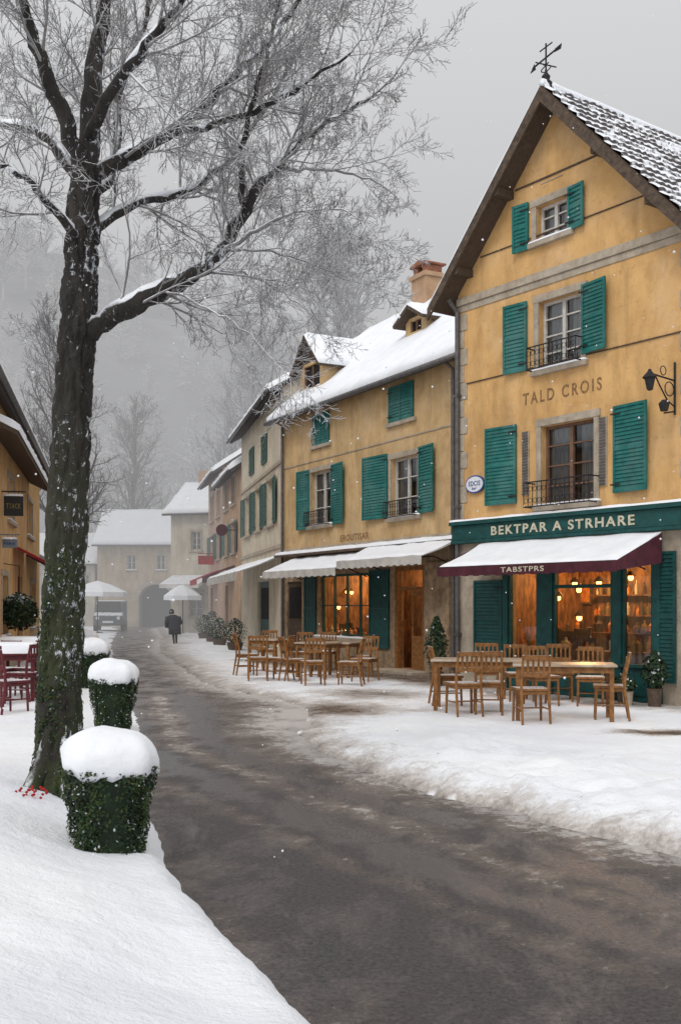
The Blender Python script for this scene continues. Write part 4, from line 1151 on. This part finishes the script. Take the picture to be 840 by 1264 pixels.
mainl = [
 ([(104, 412), (150, 386), (200, 360), (245, 335), (278, 300), (302, 258), (330, 216), (368, 178), (412, 146), (455, 122)], [0, 0, -.1, -.1, 0, .1, .2, .3, .4, .5], .084, .012),
 ([(106, 222), (150, 198), (205, 166), (258, 122), (308, 76), (350, 30), (395, -30)], [0, .1, .2, .4, .5, .7, .8], .066, .012),
 ([(205, 166), (265, 155), (325, 130), (385, 96), (432, 66)], [.2, 0, -.2, -.4, -.4], .032, .007),
 ([(106, 205), (114, 110), (124, 30), (140, -60), (170, -170)], [0, .2, .3, .4, .5], .085, .03),
 ([(104, 215), (74, 135), (44, 55), (18, -30), (0, -120)], [0, -.2, -.3, -.5, -.6], .070, .02),
 ([(102, 225), (52, 165), (0, 152), (-60, 130)], [0, .3, .7, 1.0], .05, .015),
 ([(110, 170), (150, 95), (205, 25), (262, -60)], [0, -.4, -.8, -1.1], .050, .014),
 ([(106, 290), (165, 252), (228, 236), (285, 195), (330, 130), (368, 60)], [0, .5, .9, 1.3, 1.5, 1.7], .040, .010),
 ([(100, 300), (60, 250), (20, 215), (-40, 200)], [0, -.6, -1.0, -1.3], .034, .010),
 ([(262, 318), (320, 282), (378, 258), (430, 262)], [0, -.2, -.5, -.8], .020, .005),
 ([(270, 308), (325, 310), (378, 322), (425, 345)], [0, .2, .4, .5], .015, .004),
 ([(200, 360), (240, 372), (280, 395), (315, 420)], [-.1, -.3, -.5, -.6], .013, .004),
 ([(330, 216), (375, 208), (425, 212), (470, 228)], [.2, .5, .8, 1.0], .020, .006),
 ([(302, 258), (298, 200), (310, 130), (330, 60), (345, 0)], [.1, 0, -.2, -.3, -.4], .028, .008),
 ([(245, 335), (300, 338), (345, 358), (380, 385)], [0, .5, .9, 1.2], .013, .004),
 ([(110, 250), (140, 200), (150, 100), (180, 20), (200, -60)], [0, .8, 1.5, 2.0, 2.4], .045, .014),
]
crown = B()
for (pp, dz, r0, r1) in mainl:
    pts = [px3(p[0], p[1], TZ + z) - T0 for p, z in zip(pp, dz)]
    n = len(pts); rads = [r0 + (r1 - r0) * i / (n - 1) for i in range(n)]
    P, Rr = smooth_line(pts, rads, rt, 5, .010)
    crown.tube(P, Rr, 9 if r0 > .03 else 6, 0 if r0 > .022 else 1, cap=False)
    acc = 0
    for i in range(3, len(P) - 1):
        seg = (P[i + 1] - P[i]); acc += seg.length
        while acc > .14:
            acc -= .14
            dvec = seg.normalized(); frac = i / len(P)
            nd = rot_dir(dvec, math.radians(rt.uniform(28, 60)), rt); nd = (nd + Vector((0, -.05, .10))).normalized()
            branch(crown, P[i].lerp(P[i + 1], rt.random()), nd, rt.uniform(.42, .90) * (1.1 - .35 * frac), min(.013, Rr[i] * .45), 0, [7, 6, 4], rt, .0024, .07, .24)
    branch(crown, P[-1], (P[-1] - P[-2]).normalized(), .55, r1, 0, [7, 6, 4], rt, .0024, .07, .24)
to = trunk.obj('trunk', ['bark'], tr, True)
cr = crown.obj('crown', ['bark', 'twig'], tr, True)
sn = B()
for (pp, dz, r0, r1) in mainl[:9]:
    pts = [px3(p[0], p[1], TZ + z) - T0 for p, z in zip(pp, dz)]
    n = len(pts); rads = [r0 + (r1 - r0) * i / (n - 1) for i in range(n)]
    rt2 = random.Random(5); P, Rr = smooth_line(pts, rads, rt2, 5, .004)
    run = []
    for i in range(1, len(P) - 1):
        d = (P[i + 1] - P[i]).normalized()
        if d.z < .84 and mnoise.noise(P[i] * 2.5) > -.33: run.append((P[i] + Vector((0, 0, Rr[i] * .72)), Rr[i] * .62 + .007))
        else:
            if len(run) > 2: sn.tube([q[0] for q in run], [.3 * run[0][1]] + [q[1] for q in run[1:-1]] + [.3 * run[-1][1]], 7)
            run = []
    if len(run) > 2: sn.tube([q[0] for q in run], [.3 * run[0][1]] + [q[1] for q in run[1:-1]] + [.3 * run[-1][1]], 7)
o = sn.obj('branch_snow', 'snow', tr, True); o['kind'] = 'stuff'

def leafquad(b, c, nrm, s, rnd, mi):
    n = (nrm + Vector((rnd.gauss(0, .5), rnd.gauss(0, .5), rnd.gauss(0, .5)))).normalized()
    t = n.cross(Vector((rnd.gauss(0, 1), rnd.gauss(0, 1), rnd.gauss(0, 1)))).normalized(); u = n.cross(t)
    b.poly([c - t * s, c - u * s * .6 + n * s * .15, c + t * s, c + u * s * .6 + n * s * .15], mi)
iv = B(); ri = random.Random(4)
for i in range(5200):
    z = (ri.random() ** 1.9) * 2.0 - .1
    a = ri.gauss(3.9, 1.1)
    if mnoise.noise(Vector((a * 1.3, z * 2.2, 4))) < -.12 + .12 * z: continue
    zz = T0.z + z
    py = HY - (zz - EYE) / TZ * FPX
    cx = np.interp(py, [205, 280, 370, 470, 600, 740, 850, 930, 1010], [106, 103, 98, 92, 85, 78, 74, 74, 78])
    rr = .155 + .09 * max(0, 1 - z / .4) + ri.random() * .02
    cX = (cx - HX) / FPX * TZ - T0.x
    nv = Vector((math.cos(a), math.sin(a), .3))
    leafquad(iv, Vector((cX + math.cos(a) * rr, math.sin(a) * rr, z)), nv, ri.uniform(.007, .017), ri, 1 if ri.random() < .03 else (2 if ri.random() < .4 else (3 if ri.random() < .6 else 0)))
o = iv.obj('ivy', ['leaf', 'leafsnow', 'leafd', 'moss'], tr); o['kind'] = 'stuff'

def make_tree(name, seed, H, spread, mats, counts, n1, label, minr=.012, up=.12, low=.3):
    r_ = random.Random(seed)
    e = empty(name, (0, 0, 0), 0, label, 'tree')
    t = B(); pts = [Vector((0, 0, -.3)), Vector((.05, 0, H * .25)), Vector((-.05, .1, H * .5)), Vector((.1, 0, H * .8)), Vector((0, 0, H * .97))]
    P, Rr = smooth_line(pts, [H * .022, H * .017, H * .012, H * .006, H * .002], r_, 4, .03)
    t.tube(P, Rr, 8); t.obj('trunk', mats[0], e, True)
    c = B()
    for k in range(n1):
        f = low + (1 - low) * (k + r_.random()) / n1
        i = min(len(P) - 2, int(f * (len(P) - 1)))
        a = r_.random() * 6.283; el = math.radians(r_.uniform(15, 45) + 30 * f)
        d = Vector((math.cos(a) * math.cos(el), math.sin(a) * math.cos(el), math.sin(el)))
        L = spread * (1.15 - .8 * f) * r_.uniform(.8, 1.15)
        branch(c, P[i], d, L, Rr[i] * .55, 0, counts, r_, minr, up, .22, 0)
    c.obj('crown', mats[1], e, True)
    return e
frt = make_tree('frosted_tree', 3, 21.5, 6.3, ('frost', 'frost'), [9, 7, 5], 34, 'tall frost covered bare tree behind the roofs', .016)
frt.location = (-.4, 58, 0)
copy_thing(frt, (-6.4, 76, 0), 1.9, 'tall frost covered bare tree behind the houses', 1.0)
bt = make_tree('hazy_bare_tree', 9, 13.5, 4.6, ('hazebark', 'hazebark'), [8, 6, 4], 26, 'dark bare tree rising above the archway house', .010)
bt.location = (-15.9, 81, 0); bt.scale = (1.2,) * 3
copy_thing(bt, (-21.5, 84, 0), 2.2, 'bare tree rising above the low pale house', 1.2)
copy_thing(bt, (-11.5, 43, 0), 4.0, 'bare tree standing beside the orange house', .95)

# forest on hill (one mass)
r_ = random.Random(77)
sm = B(); 
for k in range(60):
    f = .15 + .85 * r_.random(); a = r_.random() * 6.283; el = math.radians(r_.uniform(10, 70))
    p = Vector((0, 0, f * 8)); L = 3.4 * (1.2 - f)
    d = Vector((math.cos(a) * math.cos(el), math.sin(a) * math.cos(el), math.sin(el)))
    m_ = p + d * L * .5 + Vector((r_.gauss(0, .2), r_.gauss(0, .2), .1)); e_ = p + d * L
    sm.tube([p, m_, e_], [.10, .06, .03], 3, 0, cap=False)
    for j in range(3):
        d2_ = rot_dir(d, .7, r_); sm.tube([m_, m_ + d2_ * L * .45], [.05, .02], 3, 0, cap=False)
sm.tube([Vector((0, 0, -1)), Vector((0, 0, 9))], [.2, .05], 4, 0, cap=False)
tv = np.array(sm.v); tf = np.array(sm.f)
AV = []; AF = []; off = 0
g_ = np.random.default_rng(9)
for k in range(520):
    x = g_.uniform(-130, 60); y = 100 + 90 * g_.random() ** 1.1
    if abs(x) > y * .5 + 15: continue
    z = float(np.interp(x, [-260, -120, -60, -20, 10, 40, 260], [85, 82, 74, 62, 42, 24, 10])) * float(ss(np.array((y - 95) / 120))) - .5
    s = g_.uniform(.7, 1.35); a = g_.random() * 6.28
    Rm = np.array([[math.cos(a), -math.sin(a), 0], [math.sin(a), math.cos(a), 0], [0, 0, 1]]) * s
    AV.append(tv @ Rm.T + np.array([x, y, z])); AF.append(tf + off); off += len(tv)
fo_ = npmesh('hillside_forest', np.concatenate(AV), np.concatenate(AF), ['frost'], smooth=False); fo_['kind'] = 'stuff'
tag(fo_, 'frosted bare forest covering the misty hillside', 'forest')

# =============================================================== planters
def planter(loc, label, scale=1, seed=0, rz=0.3):
    rr = random.Random(seed)
    e = empty('ivy_planter', loc, rz, label, 'planter', 'ivy planters along the road edge')
    b = B(); b.lathe([(.17, -.1), (.18, .02), (.24, .60), (.27, .64), (.27, .68)], 0, 0, 28, 0, .55); b.obj('pot', 'leafd', e)
    f = B()
    for i in range(9000):
        a = rr.random() * 6.283; z = rr.random() * .72 - .02
        ca, sa = math.cos(a), math.sin(a); ca2 = math.copysign(abs(ca) ** .55, ca); sa2 = math.copysign(abs(sa) ** .55, sa)
        bl = mnoise.noise(Vector((ca * 3, sa * 3, z * 6 + seed)))
        r = .180 + .09 * z / .62 + rr.uniform(-.005, .03) + .035 * bl
        mi = 1 if rr.random() < (.02 + .22 * max(0, mnoise.noise(Vector((ca * 4, sa * 4, z * 7))))) else (2 if rr.random() < .5 - bl else (3 if rr.random() < .35 else 0))
        leafquad(f, Vector((ca2 * r, sa2 * r, z)), Vector((ca, sa, .35)), rr.uniform(.006, .017), rr, mi)
    o = f.obj('ivy_foliage', ['leaf', 'leafsnow', 'leafd', 'moss'], e); o['kind'] = 'stuff'
    s = B(); prof = [(.24, .64), (.295, .66), (.318, .70), (.322, .75), (.31, .80), (.285, .845), (.25, .88), (.20, .91), (.12, .935), (.04, .945)]
    s.lathe(prof, 0, 0, 40, 0, .78, .14)
    s.v = [(x, y, z + .03 * mnoise.noise(Vector((x * 5, y * 5, seed))) - (.03 if z < .7 and mnoise.noise(Vector((x * 9, y * 9, 3))) > .1 else 0)) for x, y, z in s.v]
    s.obj('snow_cap', 'snow', e, True)
    e.scale = (scale,) * 3
    return e
planter((-1.41, 6.42, -.02), 'ivy covered square planter with domed snow cap beside the tree', .92, 1)
planter((-2.78, 12.9, .03), 'ivy covered planter topped with snow by the kerb', .95, 2, .1)
planter((-4.55, 19.3, .03), 'green planter with thick snow on top', 1.0, 3, .5)
planter((-5.9, 24.2, .03), 'green planter with snow on top beside the road', 1.05, 4, .5)
b = B(); rr = random.Random(3)
for i in range(26):
    c = Vector((rr.gauss(0, .05), rr.gauss(0, .05), rr.random() * .05)); b.lathe([(.002, c.z - .010), (.010, c.z - .004), (.010, c.z + .004), (.002, c.z + .010)], c.x, c.y, 6)
o = b.obj('red_berries', 'red', None, True, loc=px3(40, 998, 7.2).to_tuple()); tag(o, 'cluster of red berries lying in the snow', 'berries')
o.location.z = gh1(o.location.x, o.location.y) + .01

# =============================================================== terrace furniture
def make_chair(m, name='wooden_chair', label='', group='cafe chairs on the terrace'):
    e = empty(name, (0, 0, 0), 0, label, 'chair', group)
    b = B(); b.prism([(-.2, -.2, .43), (.2, -.2, .43), (.22, .22, .43), (-.22, .22, .43)], (0, 0, .035)); b.box(-.19, .19, -.185, .2, .385, .428)
    b.obj('seat', m, e, bevel=.008)
    for (x, y) in ((-.18, .18), (.18, .18)):
        b = B(); b.tube([(x * 1.05, y * 1.08, 0), (x, y, .428)], [.016, .021], 8); b.obj('leg', m, e)
    for x in (-.18, .18):
        b = B(); b.tube([(x * 1.02, -.25, 0), (x, -.18, .43), (x, -.19, .6), (x * .98, -.26, .90)], [.017, .022, .020, .017], 8); b.obj('leg', m, e)
    b = B()
    for z in (.62, .84):
        yy = -.195 - (z - .6) * .22
        n = 6
        for i in range(n):
            x0 = -.175 + .35 * i / n; x1 = -.175 + .35 * (i + 1) / n
            c0 = -.02 * (1 - (2 * i / n - 1) ** 2); c1 = -.02 * (1 - (2 * (i + 1) / n - 1) ** 2)
            b.prism([(x0, yy + c0 - .01, z), (x1, yy + c1 - .01, z), (x1, yy + c1 + .012, z), (x0, yy + c0 + .012, z)], (0, 0, .06))
    for i in range(4):
        x = -.105 + .07 * i; b.box(x - .014, x + .014, -.225, -.211, .68, .842)
    b.obj('backrest', m, e)
    b = B(); b.tube([(-.18, .18, .2), (-.18, -.2, .2)], .011, 6); b.tube([(.18, .18, .2), (.18, -.2, .2)], .011, 6); b.tube([(-.18, 0, .2), (.18, 0, .2)], .011, 6); b.obj('stretcher', m, e)
    return e
def make_table(w, d, label, snow=0, m='wood', top='sheen_wood'):
    e = empty('wooden_table', (0, 0, 0), 0, label, 'table', 'cafe tables on the terrace')
    b = B(); b.box(-w / 2, w / 2, -d / 2, d / 2, .72, .75); b.obj('table_top', top, e, bevel=.006)
    b = B(); b.box(-w / 2 + .06, w / 2 - .06, -d / 2 + .05, -d / 2 + .07, .64, .718); b.box(-w / 2 + .06, w / 2 - .06, d / 2 - .07, d / 2 - .05, .64, .718); b.obj('apron', m, e)
    for x in (-1, 1):
        for y in (-1, 1):
            b = B(); cx, cy = x * (w / 2 - .07), y * (d / 2 - .07); b.box(cx - .028, cx + .028, cy - .028, cy + .028, 0, .718); b.obj('leg', m, e, bevel=.004)
    if snow:
        b = B(); b.sheet((-w / 2 + .01, -d / 2 + .01, .751), (w / 2 - .01, -d / 2 + .01, .751), (w / 2 - .01, d / 2 - .01, .751), (-w / 2 + .01, d / 2 - .01, .751), snow, .06, .006, .04); b.obj('table_snow', 'snow', e, True)
    return e
def gz(x, y): return gh1(x, y) - .008
def gp(px, py, dz=0):
    Z = FPX * (EYE - .03) / (py - HY); return ((px - HX) / FPX * Z, Z)
ta = make_table(1.35, .72, 'wooden terrace table with wet sheen painted into its top')
def put(o, px, py, rz):
    x, y = gp(px, py); o.location = (x, y, gz(x, y)); o.rotation_euler = (0, 0, rz); return o
put(ta, 695, 889, F1.ang * .18)
def putc(src, px, py, rz, label=None):
    x, y = gp(px, py); return copy_thing(src, (x, y, gz(x, y)), rz, label)
putc(ta, 590, 877, F1.ang * .18)
ch = make_chair('woodsnow', label='wooden slat back chair at a terrace table')
put(ch, 655, 893, .1)
for (px, py, rz) in ((572, 884, .25), (602, 882, -.1), (752, 889, 1.35), (551, 872, -1.5), (690, 866, 3.0), (640, 866, 3.2), (600, 862, 3.0), (728, 872, 2.9), (668, 872, 3.4)):
    putc(ch, px, py, rz)
tb = make_table(.8, .7, 'small wooden terrace table by the shop window')
put(tb, 392, 838, -.5); putc(tb, 332, 832, -.5, 'small wooden terrace table by the shop window'); putc(tb, 418, 836, -.4)
for (px, py, rz) in ((362, 843, -1.2), (386, 848, .2), (402, 828, 2.9), (432, 847, 1.4), (446, 836, 1.5), (304, 836, -1.3), (318, 842, .1), (345, 842, 1.3), (330, 826, 3.0), (450, 842, 2.6), (374, 830, 3.0)):
    putc(ch, px, py, rz)
rc = make_chair('redchair', 'maroon_chair', 'maroon metal chair with snow standing by a snowy table', 'maroon chairs outside the orange house')
put(rc, 10, 884, -.6)
for (px, py, rz) in ((30, 870, 1.2), (-12, 876, .2), (40, 862, 2.6), (4, 862, 2.9)): putc(rc, px, py, rz)
t3 = make_table(.8, .8, 'terrace table buried under thick snow', .16, 'redchair', 'redchair'); put(t3, 16, 868, .2)
putc(t3, 28, 850, .1)

# potted plants
def bush(name, loc, r, h, label, leaves=1500, snow=.2, seed=1, potm='darkwood', group=None, pot=.3, shape='cone'):
    rr = random.Random(seed); e = empty(name, loc, 0, label, 'plant', group)
    b = B(); b.lathe([(r * .5, 0), (r * .65, pot * .9), (r * .72, pot)], 0, 0, 14); b.obj('pot', potm, e)
    b = B(); b.tube([(0, 0, pot * .8), (0.01, 0, pot + h * .8)], [.03, .012], 6); b.obj('stem', 'darkwood', e)
    f = B()
    for i in range(leaves):
        t = rr.random(); a = rr.random() * 6.283
        rad = r * ((1 - t) ** .7 if shape == 'cone' else math.sin(math.pi * (.12 + .84 * t))) * (.55 + .55 * rr.random())
        rad *= 1 + .5 * mnoise.noise(Vector((math.cos(a) * 2, math.sin(a) * 2, t * 4 + seed)))
        nv = Vector((math.cos(a), math.sin(a), .5))
        mi = 1 if rr.random() < snow * (.4 + 1.4 * t) else (2 if rr.random() < .5 else 0)
        leafquad(f, Vector((math.cos(a) * rad, math.sin(a) * rad, pot + t * h)), nv, rr.uniform(.018, .038), rr, mi)
    o = f.obj('foliage', ['leaf', 'leafsnow', 'leafd'], e); o['kind'] = 'stuff'
    return e
bush('potted_shrub', F1.world(-.22, .35, 0), .20, 1.05, 'tall dark evergreen shrub in a pot by the downpipe', 1800, .02, 5, shape='round')
bush('potted_shrub', F1.world(4.78, .40, .02), .18, .55, 'leafy evergreen shrub in a pot by the cafe front', 1100, .04, 6, shape='round')
bush('potted_shrub', F1.world(4.15, .35, .02), .15, .25, 'small trailing plant in a dark pot', 600, .1, 7, shape='round', pot=.22)
bush('potted_shrub', F1.world(4.4, .55, .02), .13, .2, 'small plant in a pale pot', 500, .1, 8, 'stone', shape='round', pot=.24)
bush('potted_shrub', F1.world(3.85, .3, .02), .12, .22, 'small plant in a dark pot beside the shopfront', 500, .15, 9, shape='round', pot=.2)
for i, (px, py, hh) in enumerate(((252, 789, .8), (262, 793, 1.0), (271, 797, .75), (290, 803, .8))):
    x, y = gp(px, py); bush('low_shrub', (x, y, 0.0), .42, hh, 'low dark shrub dusted with snow in a tub', 1200, .15, 20 + i, group='low shrubs in tubs along the narrow houses', shape='round')
b = B(); rr = random.Random(6); cpos = FL.world(FL.U(5), .32, 1.42)
for i in range(1500):
    v = Vector((rr.gauss(0, 1), rr.gauss(0, 1), rr.gauss(0, 1))).normalized(); r = .38 * rr.uniform(.7, 1.1)
    leafquad(b, v * r, v, rr.uniform(.03, .06), rr, 1 if (v.z > .6 and rr.random() < .4) else (2 if rr.random() < .6 else 0))
hb = empty('hanging_basket', cpos, 0, 'round dark evergreen hanging basket with snow on top', 'plant')
o = b.obj('foliage', ['leaf', 'leafsnow', 'leafd'], hb); o['kind'] = 'stuff'
b = B(); b.tube([(0, 0, .34), (0, 0, 1.0), (-.32 * FL.out.x, -.32 * FL.out.y, 1.05)], .012, 5); b.obj('hook', 'iron', hb)

# parasols
def parasol(loc, r, h, label, m='snow'):
    e = empty('market_parasol', loc, .4, label, 'parasol', 'white parasols at the street end')
    b = B(); b.tube([(0, 0, 0), (0, 0, h + .5)], .03, 8); b.lathe([(.3, 0), (.3, .06), (.05, .1)], 0, 0, 12); b.obj('pole', 'iron', e)
    b = B(); n = 8
    ring = [(r * math.cos(2 * math.pi * k / n), r * math.sin(2 * math.pi * k / n), h) for k in range(n)]
    mid = [(r * .5 * math.cos(2 * math.pi * k / n), r * .5 * math.sin(2 * math.pi * k / n), h + .38) for k in range(n)]
    for k in range(n):
        b.poly([ring[k], ring[(k + 1) % n], mid[(k + 1) % n], mid[k]]); b.poly([mid[k], mid[(k + 1) % n], (0, 0, h + .62)])
        a, c = ring[k], ring[(k + 1) % n]; b.poly([(a[0], a[1], h - .22), (c[0], c[1], h - .22), c, a])
    b.obj('canopy', m, e)
    return e
parasol((-12.9, 56, 0), 1.6, 2.2, 'white parasol with snow beside the parked van')
parasol((-8.1, 54.2, 0), 1.0, 2.0, 'white parasol in front of the pale house')

# parked van
vn_ = empty('parked_van', (-13.4, 61.5, 0), math.radians(8), 'dark grey parked van with snow on its roof', 'van')
b = B()
prof = [(-2.0, .35), (-2.05, .9), (-1.35, 1.1), (-.9, 1.75), (1.9, 1.8), (2.05, 1.0), (2.05, .35)]
b.prism([(-.82, y, z) for (y, z) in prof], (1.64, 0, 0)); b.obj('body', 'carpaint', vn_, bevel=.08)
b = B(); b.poly([(-.7, -1.36, 1.14), (.7, -1.36, 1.14), (.62, -.96, 1.70), (-.62, -.96, 1.70)]); b.obj('windscreen', 'black', vn_).location = (0, -.03, .02)
for sx in (-1, 1):
    b = B(); b.box(sx * .828 - .004, sx * .828 + .004, -.8, .4, 1.15, 1.6); b.obj('side_window', 'black', vn_)
    b = B(); b.lathe([(.03, -.03), (.10, -.02), (.10, .02)], 0, 0, 12); q = b.obj('headlight', 'whitee', vn_); q.location = (sx * .58, -2.05, .78); q.rotation_euler = (math.pi / 2, 0, 0)
    for yy in (-1.25, 1.3):
        b = B(); b.lathe([(.2, -.1), (.32, -.09), (.33, 0), (.32, .09), (.2, .1)], 0, 0, 18); q = b.obj('wheel', 'rubber', vn_); q.location = (sx * .76, yy, .33); q.rotation_euler = (0, math.pi / 2, 0)
b = B(); b.box(-.3, .3, -2.08, -2.06, .5, .62); b.obj('number_plate', 'whitee', vn_)

# people
def person(loc, rz, H, label, lean=.15, coat='cloth', step=.12, bulk=1.0):
    me = bpy.data.meshes.new('person')
    s = H / 1.75
    f = lean
    V = [((0, 0, .95), .13), ((0, f * .3, 1.2), .13), ((0, f * .8, 1.42), .14), ((0, f * 1.2, 1.52), .055), ((0, f * 1.5, 1.64), .095), ((0, f * 1.6, 1.72), .075),
         ((.1, 0, .88), .09), ((.11, step, .5), .065), ((.11, step * .7, .09), .045), ((.11, step * .7 + .14, .03), .04),
         ((-.1, 0, .88), .09), ((-.11, -step * .6, .5), .065), ((-.11, -step * 1.6, .10), .045), ((-.11, -step * 1.6 + .14, .03), .04),
         ((.2, f * .75, 1.40), .06), ((.26, f * .6 - .05, 1.13), .048), ((.22, f * .9 + .12, .92), .036), ((.21, f * .9 + .18, .86), .03),
         ((-.2, f * .75, 1.40), .06), ((-.26, f * .6 - .02, 1.13), .048), ((-.24, f * .7 + .1, .90), .036), ((-.23, f * .7 + .15, .84), .03)]
    Eg = [(0, 1), (1, 2), (2, 3), (3, 4), (4, 5), (0, 6), (6, 7), (7, 8), (8, 9), (0, 10), (10, 11), (11, 12), (12, 13), (2, 14), (14, 15), (15, 16), (16, 17), (2, 18), (18, 19), (19, 20), (20, 21)]
    me.from_pydata([tuple(c * s for c in v[0]) for v in V], Eg, [])
    o = bpy.data.objects.new('person', me); COL.objects.link(o)
    md = o.modifiers.new('skin', 'SKIN'); 
    for i, v in enumerate(V):
        me.skin_vertices[0].data[i].radius = (v[1] * s, v[1] * s); 
    me.skin_vertices[0].data[0].use_root = True
    sb = o.modifiers.new('sub', 'SUBSURF'); sb.levels = 2; sb.render_levels = 2
    me.materials.append(M['jeans'])
    dg = bpy.context.evaluated_depsgraph_get()
    m2 = bpy.data.meshes.new_from_object(o.evaluated_get(dg)); m2.name = 'person'
    o.modifiers.clear(); o.data = m2
    m2.materials.clear(); m2.materials.append(M['jeans']); m2.materials.append(M['skin'])
    for p in m2.polygons:
        p.use_smooth = True
        if p.center.z > 1.5 * s or (p.center.z < .9 * s and abs(p.center.x) > .18 * s): p.material_index = 1
    o.location = loc; o.rotation_euler = (0, 0, rz); tag(o, label, 'person')
    c = B(); c.lathe([(.20 * s, .55 * s), (.20 * s, .9 * s), (.18 * s, 1.1 * s), (.20 * s, 1.32 * s), (.18 * s, 1.44 * s), (.09 * s, 1.52 * s)], 0, 0, 16)
    c.v = [(x * 1.12 * bulk, y * .85 * bulk + f * s * max(0, (z / s - .8)) * 1.15, z) for x, y, z in c.v]; c.obj('coat', coat, o, True)
    for sx in (-1, 1):
        c = B(); A = [V[14 if sx > 0 else 18][0], V[15 if sx > 0 else 19][0], V[16 if sx > 0 else 20][0]]
        c.tube([(a[0] * s * bulk, a[1] * s, a[2] * s) for a in A], [.085 * s * bulk, .072 * s * bulk, .056 * s], 10); c.obj('sleeve', coat, o, True)
    c = B(); c.lathe([(.12 * s, 1.56 * s), (.125 * s, 1.66 * s), (.115 * s, 1.72 * s), (.08 * s, 1.78 * s), (.02 * s, 1.81 * s)], 0, 1.5 * f * s - .02, 12); c.obj('hood', coat, o, True)
    return o
x, y = gp(216, 796); person((x, y, .0), .5, 1.35, 'person in bulky dark winter coat walking bent forward', .34, bulk=1.4)

# falling snowflakes
b = B(); rr = random.Random(8)
for i in range(420):
    Z = rr.uniform(4, 18); x = rr.uniform(-.34, .34) * Z; z = EYE + rr.uniform(-.38, .56) * Z
    if z < .2: continue
    r = rr.uniform(.0018, .004) * (Z ** .4)
    b.v += [(x - r, Z, z), (x + r, Z, z), (x, Z - r, z), (x, Z + r, z), (x, Z, z - r), (x, Z, z + r)]
    k = len(b.v) - 6
    for t in ((0, 2, 5), (2, 1, 5), (1, 3, 5), (3, 0, 5), (2, 0, 4), (1, 2, 4), (3, 1, 4), (0, 3, 4)): b.f.append(tuple(k + q for q in t)); b.m.append(0)
o = b.obj('snowflakes', 'snow'); o['kind'] = 'stuff'; tag(o, 'loose snowflakes falling over the street', 'snowflakes')

# =============================================================== mist (homogeneous absorbing volume; an added even glow imitates scattered daylight)
b = B(); b.box(-260, 260, 34, 330, -1, 42)
mf, nt, p, oo = newmat('mist'); nt.nodes.remove(p)
SIG, LF = .0135, .46
va = N(nt, 'ShaderNodeVolumeAbsorption'); va.inputs['Color'].default_value = (0, 0, 0, 1); va.inputs['Density'].default_value = SIG
ve = N(nt, 'ShaderNodeEmission'); ve.inputs['Color'].default_value = (.985, .985, 1.0, 1); ve.inputs['Strength'].default_value = SIG * LF
ad = N(nt, 'ShaderNodeAddShader'); nt.links.new(va.outputs[0], ad.inputs[0]); nt.links.new(ve.outputs[0], ad.inputs[1])
nt.links.new(ad.outputs[0], oo.inputs['Volume'])
M['mist'] = mf
o = b.obj('mist', 'mist'); o['kind'] = 'structure'

# =============================================================== world, sun, camera
w = bpy.data.worlds.new('World'); S.world = w; w.use_nodes = True; nt = w.node_tree
bg = nt.nodes['Background']
sky = N(nt, 'ShaderNodeTexSky'); sky.sky_type = 'NISHITA'; sky.sun_disc = False
sky.sun_elevation = math.radians(48); sky.sun_rotation = math.radians(205)
hs = N(nt, 'ShaderNodeHueSaturation'); hs.inputs['Saturation'].default_value = .12
nt.links.new(sky.outputs[0], hs.inputs['Color'])
c = mix(nt, .90, hs.outputs['Color'], (9.0, 9.05, 9.2))
nt.links.new(c, bg.inputs['Color']); bg.inputs['Strength'].default_value = .1
sl = bpy.data.lights.new('sun', 'SUN'); sl.energy = 1.3; sl.angle = math.radians(25); sl.color = (1, .97, .93)
so = bpy.data.objects.new('sun', sl); COL.objects.link(so)
el, az = math.radians(48), math.radians(205)
dirn = Vector((math.sin(az) * math.cos(el), math.cos(az) * math.cos(el), math.sin(el)))
so.rotation_euler = dirn.to_track_quat('Z', 'Y').to_euler()

cam = bpy.data.cameras.new('camera'); co = bpy.data.objects.new('camera', cam); COL.objects.link(co)
co.location = (0, 0, EYE); co.rotation_euler = (math.pi / 2, 0, 0)
cam.sensor_fit = 'VERTICAL'; cam.sensor_height = 36; cam.lens = 36 * FPX / 1264; cam.shift_y = (HY - 632) / 1264
cam.clip_end = 3000; cam.clip_start = .05
S.camera = co
